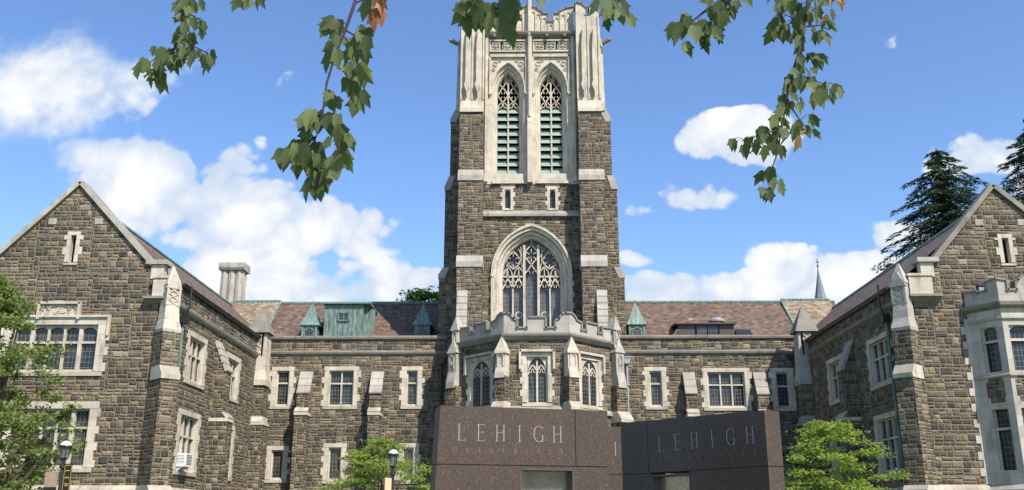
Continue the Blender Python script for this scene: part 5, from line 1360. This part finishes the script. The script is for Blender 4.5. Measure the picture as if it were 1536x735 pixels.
def floodlight(px, py, Y, label):
    p = at(px, py, Y); r = empty('floodlight', tuple(p), label, 'floodlight')
    f = Fr(p, (1, 0, 0), (0, -1, 0)); f.O = Vector((p.x, p.y, 0))
    mb = MB(); z = p.z; mb.box(f, -.17, .17, z+.08, z+.3, -.05, .1); mb.box(f, -.2, .2, z+.3, z+.33, -.07, .14); mb.build('housing', M['iron'], r)
    mb = MB(); mb.box(f, -.14, .14, z+.11, z+.27, .1, .106); mb.build('lens', M['greym'], r)
    mb = MB(); mb.tube([f.p(0, z-.02, 0), f.p(0, z+.09, 0)], .03, 6); mb.build('bracket', M['iron'], r)
floodlight(1473, 441, 36.75, 'small black floodlight in the crenel of the right bay parapet')

# ------------------------------------------------------------------ vegetation
def leaf_quads(mb_v, mb_f, c, nrm, L, W, rnd, shape='leaf'):
    a = Vector((rnd.gauss(0, 1), rnd.gauss(0, 1), rnd.gauss(0, 1))); t = nrm.cross(a)
    if t.length < 1e-4: return
    t.normalize(); b = nrm.cross(t); k = len(mb_v)
    mb_v += [c-t*L*.5, c+b*W*.5-t*L*.05, c+t*L*.5, c-b*W*.5-t*L*.05]; mb_f.append([k, k+1, k+2, k+3])
def foliage(name, mat, parent, clumps, per, L, rnd, updir=0.6, label=None):
    """clumps: (centre, rx, ry, rz)"""
    v, f = [], []
    for (c, rx, ry, rz) in clumps:
        c = Vector(c)
        for i in range(per):
            d = Vector((rnd.gauss(0, 1), rnd.gauss(0, 1), rnd.gauss(0, 1))); d.normalize(); r = rnd.random()**.45*(1+.25*rnd.gauss(0, 1))
            p = c+Vector((d.x*rx*r, d.y*ry*r, d.z*rz*r))
            n = Vector((rnd.gauss(0, .6), rnd.gauss(0, .6), rnd.gauss(0, .4)+updir+.3*d.z)).normalized()
            l = L*rnd.uniform(.6, 1.3); leaf_quads(v, f, p, n, l, l*rnd.uniform(.45, .7), rnd)
    mb = MB(); mb.v = v; mb.f = f; mb.m = [0]*len(f)
    return mb.build(name, mat, parent, recalc=False)
M['leaf_bush'] = leafmat('bright_bush_leaf', [(0, (0.14, 0.18, 0.045)), (.5, (0.25, 0.31, 0.085)), (1, (0.38, 0.43, 0.15))], .5)
M['leaf_tree'] = leafmat('maple_crown_leaf', [(0, (0.11, 0.14, 0.055)), (.5, (0.20, 0.235, 0.09)), (1, (0.34, 0.36, 0.17))], .5)
M['leaf_dark'] = leafmat('dark_far_leaf', [(0, (0.02, 0.045, 0.012)), (.5, (0.045, 0.085, 0.022)), (1, (0.08, 0.12, 0.035))], .25)
M['needle'] = leafmat('conifer_needle', [(0, (0.028, 0.052, 0.038)), (.5, (0.048, 0.080, 0.054)), (1, (0.08, 0.115, 0.068))], .1)
M['leaf_maple'] = leafmat('hanging_maple_leaf', [(0, (0.070, 0.098, 0.045)), (.4, (0.105, 0.138, 0.060)), (.8, (0.145, 0.180, 0.078)), (1, (0.24, 0.27, 0.11))], .42, .55)
M['leaf_red'] = leafmat('turning_maple_leaf', [(0, (0.24, 0.12, 0.05)), (.5, (0.26, 0.17, 0.07)), (1, (0.36, 0.09, 0.05))], .35, .4)

def limbs(rnd, base, top_pts, r0, mat, parent, name='trunk', forkz=.25):
    mb = MB()
    for tp in top_pts:
        tp = Vector(tp); b = Vector(base)+Vector((rnd.uniform(-.1, .1), rnd.uniform(-.1, .1), 0))
        mid = b.lerp(tp, .5)+Vector((0, 0, (tp.z-b.z)*.12)); q = b.lerp(mid, .4); q.x = b.x+(mid.x-b.x)*.25; q.y = b.y+(mid.y-b.y)*.25
        mb.tube([b, q, mid, tp], [r0, r0*.75, r0*.45, r0*.12], 7)
    return mb.build(name, mat, parent)
def bush(cx, Y, w, h, label, seed, px=None):
    rnd = random.Random(seed)
    r = empty('ornamental_tree', (cx, Y, 0), label, 'tree', 'small trees by the wall')
    tops = []; cl = []
    n = 150
    for i in range(n):
        t = rnd.uniform(0, 2*math.pi); e = rnd.random()**.5; zz = rnd.uniform(.28, 1)
        # broad rounded crown outline with uneven edge
        prof = math.sin(min(1, (1.04-zz)*1.6)*math.pi/2)**.8*(1+.16*math.sin(3*t+seed)+.10*math.sin(7*t+zz*9))
        R = w*.5*prof*e*rnd.uniform(.8, 1.22)
        p = Vector((cx+R*math.cos(t), Y+R*math.sin(t)*.85, h*zz*(1-.03)))
        cl.append((p, w*.095*rnd.uniform(.6, 1.5), w*.095*rnd.uniform(.6, 1.5), h*.022*rnd.uniform(.6, 1.5)))
        if i % 9 == 0: tops.append(p)
    limbs(rnd, (cx, Y, 0), tops, .07, M['bark'], r)
    foliage('foliage', M['leaf_bush'], r, cl, 85, .12, rnd, 1.1)
p = at(571, 700, 38); bush(p.x, 38, 5.0, at(571, 655, 38).z+.05, 'bright green multi-stemmed small tree below the central left wall, behind the lamp', 3)
p = at(1243, 690, 33); bush(p.x, 33, 4.6, at(1235, 633, 33).z+.1, 'bright green small tree against the right wing, right of the dark sign wall', 8)

def crown_tree(name, cx, Y, z0, z1, w, mat, label, seed, n, per, L, group=None, cat='tree', flat=.5, skew=0):
    rnd = random.Random(seed); r = empty(name, (cx, Y, 0), label, cat, group)
    cl = []; tops = []
    for i in range(n):
        t = rnd.uniform(0, 2*math.pi); zz = rnd.random()
        prof = math.sin(math.pi*(zz*.86+.14))**.6
        R = w*.5*prof*(rnd.random()**.4)*rnd.uniform(.75, 1.15)
        p = Vector((cx+R*math.cos(t)+skew*zz, Y+R*math.sin(t), z0+(z1-z0)*zz))
        q = w*.085*rnd.uniform(.6, 1.4); cl.append((p, q, q, q*flat))
        if i % 8 == 0: tops.append(p)
    limbs(rnd, (cx, Y, 0), tops, w*.03+.05, M['bark'], r)
    foliage('crown', mat, r, cl, per, L, rnd, .8); return r
# left foreground tree
p = at(-10, 600, 31); crown_tree('maple_tree', p.x-.1, 31, 1.2, at(20, 418, 31).z, 5.6, M['leaf_tree'], 'leafy green tree at the left edge in front of the gable windows', 11, 330, 105, .15, skew=-.7)
# trees behind the roofs
p = at(622, 430, 80); crown_tree('broadleaf_tree', p.x+1.0, 80, 8, at(622, 438, 80).z, 11, M['leaf_dark'], 'dark rounded treetop behind the roof left of the tower', 5, 150, 90, .35, 'trees beyond the roofs')
p = at(1335, 400, 70); crown_tree('broadleaf_tree', p.x, 70, 8, at(1335, 398, 70).z, 5, M['leaf_dark'], 'sparse dark treetop showing behind the right roof left of the conifer', 6, 34, 60, .3, 'trees beyond the roofs')

def conifer(px, pyt, pyb, Y, wpx, label, seed, dens=1.0, lean=0):
    rnd = random.Random(seed); top = at(px, pyt, Y); x = top.x; H = top.z; zb = at(px, pyb, Y).z
    W = wpx/F_PX*Y*1.15
    r = empty('conifer_tree', (x, Y, 0), label, 'conifer', 'conifers behind the right wing')
    mb = MB(); mb.tube([(x, Y, 0), (x, Y, zb), (x, Y, H*.9), (x+lean, Y, H)], [.35, .28, .12, .03], 8)
    v, f = [], []; z = H-.3; k = 0
    while z > zb-3:
        t = min(1, (H-z)/(H-zb)); R = W*.5*(t**.75)
        nb = int(5+3*t)
        for j in range(nb):
            if rnd.random() < .17: continue
            a = 2*math.pi*(j+rnd.random()*.8)/nb+k*.7; Lb = R*rnd.uniform(.6, 1.2)+.25
            d = Vector((math.cos(a), math.sin(a), 0)); side = Vector((-d.y, d.x, 0))
            p0 = Vector((x, Y, z)); pts = []
            up = rnd.uniform(.1, .4)
            m = max(4, int(Lb/.22))
            for q in range(m+1):
                s = q/m; pts.append(p0+d*Lb*s+Vector((0, 0, Lb*(up*s-.42*s*s))))
            mb.tube([pts[0], pts[m//2], pts[-1]], [.05, .035, .012], 4, caps=False)
            for q in range(1, m+1):
                s = q/m; hw = Lb*.30*(1-s*.7)*rnd.uniform(.6, 1.2)+.1
                for _ in range(int(7*dens)):
                    o = rnd.uniform(-1, 1); c = pts[q]+side*hw*o+d*(-abs(o)*hw*.25+rnd.uniform(-.1, .1))+Vector((0, 0, -abs(o)*hw*.25-rnd.uniform(0, .18)))
                    n = Vector((rnd.gauss(0, .5), rnd.gauss(0, .5), .8)).normalized()
                    tt = (d*.6+side*o*1.2+Vector((0, 0, rnd.uniform(-.6, .1)))).normalized(); b = n.cross(tt).normalized(); l = rnd.uniform(.16, .34); w = .035+.03*rnd.random()
                    kk = len(v); v.extend([c-tt*l*.5-b*w, c-tt*l*.5+b*w, c+tt*l*.6+b*w*.2, c+tt*l*.6-b*w*.2]); f.append([kk, kk+1, kk+2, kk+3])
        z -= rnd.uniform(.28, .48); k += 1
    mb.build('trunk', M['bark'], r)
    g = MB(); g.v = v; g.f = f; g.m = [0]*len(f); g.build('foliage', M['needle'], r, recalc=False)
conifer(1404, 222, 420, 62, 225, 'open-branched dark spruce rising behind the right wing roof', 2, 1.9)
conifer(1553, 165, 330, 60, 200, 'dense dark conifer at the right edge above the gable peak', 4, 2.2)

# ------------------------------------------------------------------ overhanging maple: trunk behind the camera, boughs overhead
def maple_leaf(v, f, c, down, face, size, rnd):
    """one leaf: five-lobed outline, folded along its midrib; down = direction of the tip"""
    t = down.normalized(); s = face.cross(t).normalized(); n = t.cross(s).normalized()
    half = [(0.0, 0.0), (.14, -.05), (.27, .03), (.35, .16), (.37, .30), (.42, .44), (.53, .68), (.37, .62), (.27, .66), (.23, .80), (.11, .95), (0.0, 1.12)]
    fold = rnd.uniform(.05, .38); curl = rnd.uniform(-.1, .35); nar = rnd.uniform(.5, .95)
    k = len(v)
    mid = [(0, y) for y in (-.05, .2, .45, .7, 1.02)]
    def P(x, y): return c+(t*y+s*x*nar+n*(abs(x)*fold-curl*y*y*.5))*size
    for e in (-1, 1):
        k = len(v); o = [P(e*x, y) for x, y in half]; v.extend(o)
        idx = list(range(k, k+len(half)))
        # fan from an inner point on the midrib so that the fold reads
        v.append(P(0, .3)); ctr = len(v)-1
        for i in range(len(half)-1): f.append([ctr, idx[i], idx[i+1]] if e > 0 else [ctr, idx[i+1], idx[i]])
def weld(o):
    bm = bmesh.new(); bm.from_mesh(o.data); bmesh.ops.remove_doubles(bm, verts=bm.verts, dist=.0006); bm.to_mesh(o.data); bm.free()
def hanging(root, Y, trunk_px, twigs, leaves, lpx, seed, start, red=()):
    """trunk_px: polyline of the bough; twigs: list of polylines; leaves: (px,py,spread,count)"""
    rnd = random.Random(seed); k = Y/F_PX
    def W(px, py, dy=0.0): return at(px, py, Y+dy)
    mb = MB(); pts = [Vector(start)]+[W(*q) for q in trunk_px]; n = len(pts)
    mid = Vector(start).lerp(pts[1], .6); mid.z += .25
    pts.insert(1, mid); n += 1
    rr = [.05, .03]+[.0085-.0062*i/(n-3) for i in range(n-2)]; rr = [max(.002, q*Y/3.6) for q in rr]
    mb.tube(pts, rr, 7)
    for tw in twigs: mb.tube([W(*q) for q in tw], [.0042, .0032, .0025, .002, .002, .002][:len(tw)], 5)
    v, f = [], []; vr, fr_ = [], []
    stems = [W(*q) for q in trunk_px]+[W(*q) for tw in twigs for q in tw]
    dense = []
    for a, b in [(trunk_px[i], trunk_px[i+1]) for i in range(len(trunk_px)-1)]+[(tw[i], tw[i+1]) for tw in twigs for i in range(len(tw)-1)]:
        for s in range(6): dense.append((a[0]+(b[0]-a[0])*s/6, a[1]+(b[1]-a[1])*s/6))
    for (px, py, sx, sy, cnt) in leaves:
        for i in range(cnt):
            x = px+rnd.uniform(-1, 1)*sx; y = py+rnd.uniform(-1, 1)*sy
            nx = min(dense, key=lambda q: (q[0]-x)**2+(q[1]-y+lpx*.4)**2)
            out = Vector((x-nx[0], 0, 0)); dy = rnd.uniform(-.14, .14)*Y/3.6
            size = lpx*rnd.uniform(.72, 1.28)*k
            c = W(x, y-lpx*.45, dy)
            down = Vector((rnd.gauss(0, .28)+.018*(x-nx[0]), rnd.gauss(0, .35), -1)).normalized()
            face = Vector((rnd.gauss(0, .5), -1, rnd.gauss(.1, .5))).normalized()
            isred = any(abs(x-q[0]) < q[2] and abs(y-q[1]) < q[2] for q in red)
            maple_leaf(*((vr, fr_) if isred else (v, f)), c, down, face, size, rnd)
            s = W(nx[0], nx[1]); m_ = s.lerp(c, .5)+Vector((0, 0, .012))
            mb.tube([s, m_, c+down*size*.02], [.0011, .001, .0009], 4, caps=False)
    b = mb.build('branch', M['twig'], root)
    g = MB(); g.v = v; g.f = f; g.m = [0]*len(f); o = g.build('foliage', M['leaf_maple'], b, recalc=False, smooth=True); weld(o)
    if vr: g = MB(); g.v = vr; g.f = fr_; g.m = [0]*len(fr_); o = g.build('foliage', M['leaf_red'], b, label='reddish turning maple leaves', recalc=False); weld(o)
def overhang():
    tx, ty = 3.2, -3.4
    r = empty('maple_tree', (tx, ty, 0), 'maple with leafy boughs hanging into the top of the view', 'tree')
    mb = MB(); mb.tube([(tx, ty, 0), (tx-.05, ty, 1.5), (tx-.2, ty+.1, 3.2), (tx-.3, ty+.3, 5.5), (tx-.1, ty+.2, 8)], [.3, .24, .2, .14, .04], 12)
    fk = [(-.4, 1.3, 5.2), (-2.2, 1.2, 4.9), (1.0, 1.4, 5.2), (2.6, 1.2, 5.1), (.2, 1.2, 5.3)]
    for q in fk: mb.tube([(tx-.22, ty+.1, 3.6), (tx*.5+q[0]*.5, -1.0, 4.6), q], [.11, .08, .05], 8)
    mb.build('trunk', M['bark'], r)
    hanging(r, 4.0, [(300, -60), (285, 5), (272, 40), (262, 72), (248, 95), (235, 112)], [[(283, 20), (300, 30)], [(270, 50), (292, 70), (312, 80)], [(262, 72), (240, 82), (222, 96), (210, 98)], [(272, 40), (262, 55)]],
            [(285, 12, 18, 12, 16), (285, 45, 20, 16, 14), (272, 70, 20, 14, 12), (300, 92, 20, 10, 9), (250, 90, 20, 12, 14), (226, 105, 18, 9, 11), (240, 122, 12, 7, 7), (262, 100, 14, 7, 6)], 23, 1, fk[1])
    hanging(r, 3.8, [(370, -60), (372, -14)], [[(372, -14), (362, -4)], [(372, -14), (385, -6)]], [(362, 8, 8, 4, 4), (385, 5, 5, 3, 2), (352, 3, 3, 3, 1)], 25, 2, fk[0])
    hanging(r, 3.5, [(545, -70), (532, 5), (518, 45), (502, 85), (490, 125), (484, 170), (474, 205), (462, 235)],
            [[(518, 45), (535, 55), (548, 60)], [(502, 85), (530, 70)], [(512, 60), (498, 68)], [(484, 170), (500, 190), (512, 212)], [(474, 205), (452, 215), (432, 228)], [(500, 95), (525, 115), (535, 130)], [(484, 170), (470, 180)], [(532, 5), (555, -5)]],
            [(502, 45, 12, 14, 5), (545, 55, 10, 14, 6), (530, 82, 16, 12, 9), (500, 80, 10, 14, 4), (530, 120, 12, 18, 8), (536, 160, 9, 14, 4), (498, 155, 14, 8, 3), (478, 188, 20, 12, 7), (505, 195, 14, 14, 7), (518, 230, 12, 16, 7), (440, 240, 20, 14, 9), (470, 240, 26, 22, 14), (492, 255, 18, 18, 9), (472, 278, 14, 8, 5), (458, 205, 12, 10, 4), (560, 30, 12, 8, 3), (575, 8, 12, 6, 4), (550, 12, 8, 8, 2)], 31, 3, fk[4], red=[(562, 30, 13), (578, 8, 12)])
    hanging(r, 2.7, [(720, -70), (712, -10), (704, 8)], [[(704, 8), (690, 16)], [(712, -10), (722, 8)]], [(692, 25, 10, 6, 4), (706, 38, 8, 7, 4), (721, 20, 7, 8, 3), (703, 8, 12, 8, 4)], 36, 4, fk[0])
    hanging(r, 2.7, [(775, -70), (765, -5), (758, 9)], [[(758, 9), (742, 14)], [(765, -5), (775, 8)]], [(748, 40, 15, 8, 6), (740, 26, 12, 6, 3), (774, 22, 5, 6, 2), (758, 16, 10, 5, 2), (795, -1, 9, 3, 2), (756, 52, 5, 4, 2)], 36, 5, fk[2])
    hanging(r, 2.8, [(925, -70), (920, -8), (915, 8)], [[(920, -8), (935, 6)]], [(905, 18, 9, 8, 5), (928, 20, 10, 8, 5), (940, 32, 5, 8, 2), (912, 35, 6, 6, 2)], 34, 6, fk[2])
    hanging(r, 4.2, [(1110, -60), (1085, -2), (1060, 15), (1040, 30), (1022, 40)], [[(1060, 15), (1068, 35)], [(1085, -2), (1100, 14)]], [(1020, 55, 9, 10, 6), (1050, 55, 10, 14, 9), (1066, 45, 10, 14, 8), (1085, 22, 12, 12, 9), (1030, 40, 10, 8, 6), (1070, 15, 16, 10, 8), (1100, 10, 12, 8, 4), (1025, 82, 5, 8, 2)], 27, 7, fk[3])
    hanging(r, 4.3, [(1225, -60), (1212, 0), (1206, 40), (1198, 80), (1188, 112), (1180, 150), (1172, 195), (1166, 230), (1155, 262)],
            [[(1206, 40), (1185, 25), (1165, 18)], [(1206, 40), (1230, 38), (1245, 45)], [(1188, 112), (1215, 118), (1240, 128)], [(1172, 195), (1145, 200), (1112, 212)], [(1180, 150), (1200, 180), (1205, 196)], [(1198, 80), (1212, 90)], [(1172, 215), (1185, 200)], [(1212, 0), (1240, -6), (1252, 2)]],
            [(1175, 18, 20, 18, 14), (1165, 48, 14, 12, 9), (1205, 20, 18, 18, 16), (1195, 60, 16, 16, 12), (1228, 50, 14, 10, 7), (1225, 20, 14, 14, 9), (1205, 100, 18, 14, 12), (1232, 90, 7, 7, 3), (1188, 130, 14, 10, 10), (1215, 130, 12, 8, 6), (1245, 142, 15, 10, 11), (1225, 150, 10, 7, 4), (1185, 160, 16, 12, 12), (1172, 190, 12, 12, 8), (1205, 192, 14, 12, 8), (1120, 220, 22, 8, 13), (1148, 205, 14, 8, 8), (1160, 225, 14, 8, 6), (1152, 268, 9, 9, 6), (1150, 295, 8, 8, 5), (1174, 284, 5, 6, 2), (1250, 12, 8, 12, 4), (1245, 42, 7, 7, 3), (1200, 212, 4, 4, 1)], 21, 8, fk[3],
            red=[(1250, 8, 9), (1244, 32, 7), (1200, 209, 8)])
    # crown overhead and behind, out of frame
    rnd = random.Random(77); cl = []
    for i in range(90):
        cl.append((Vector((tx+rnd.uniform(-6, 4), ty+rnd.uniform(-2.5, 4.2), rnd.uniform(5.0, 8.5))), .7, .7, .35))
    foliage('crown', M['leaf_maple'], r, cl, 60, .12, rnd, .6)
overhang()
print('objects', len(bpy.data.objects))
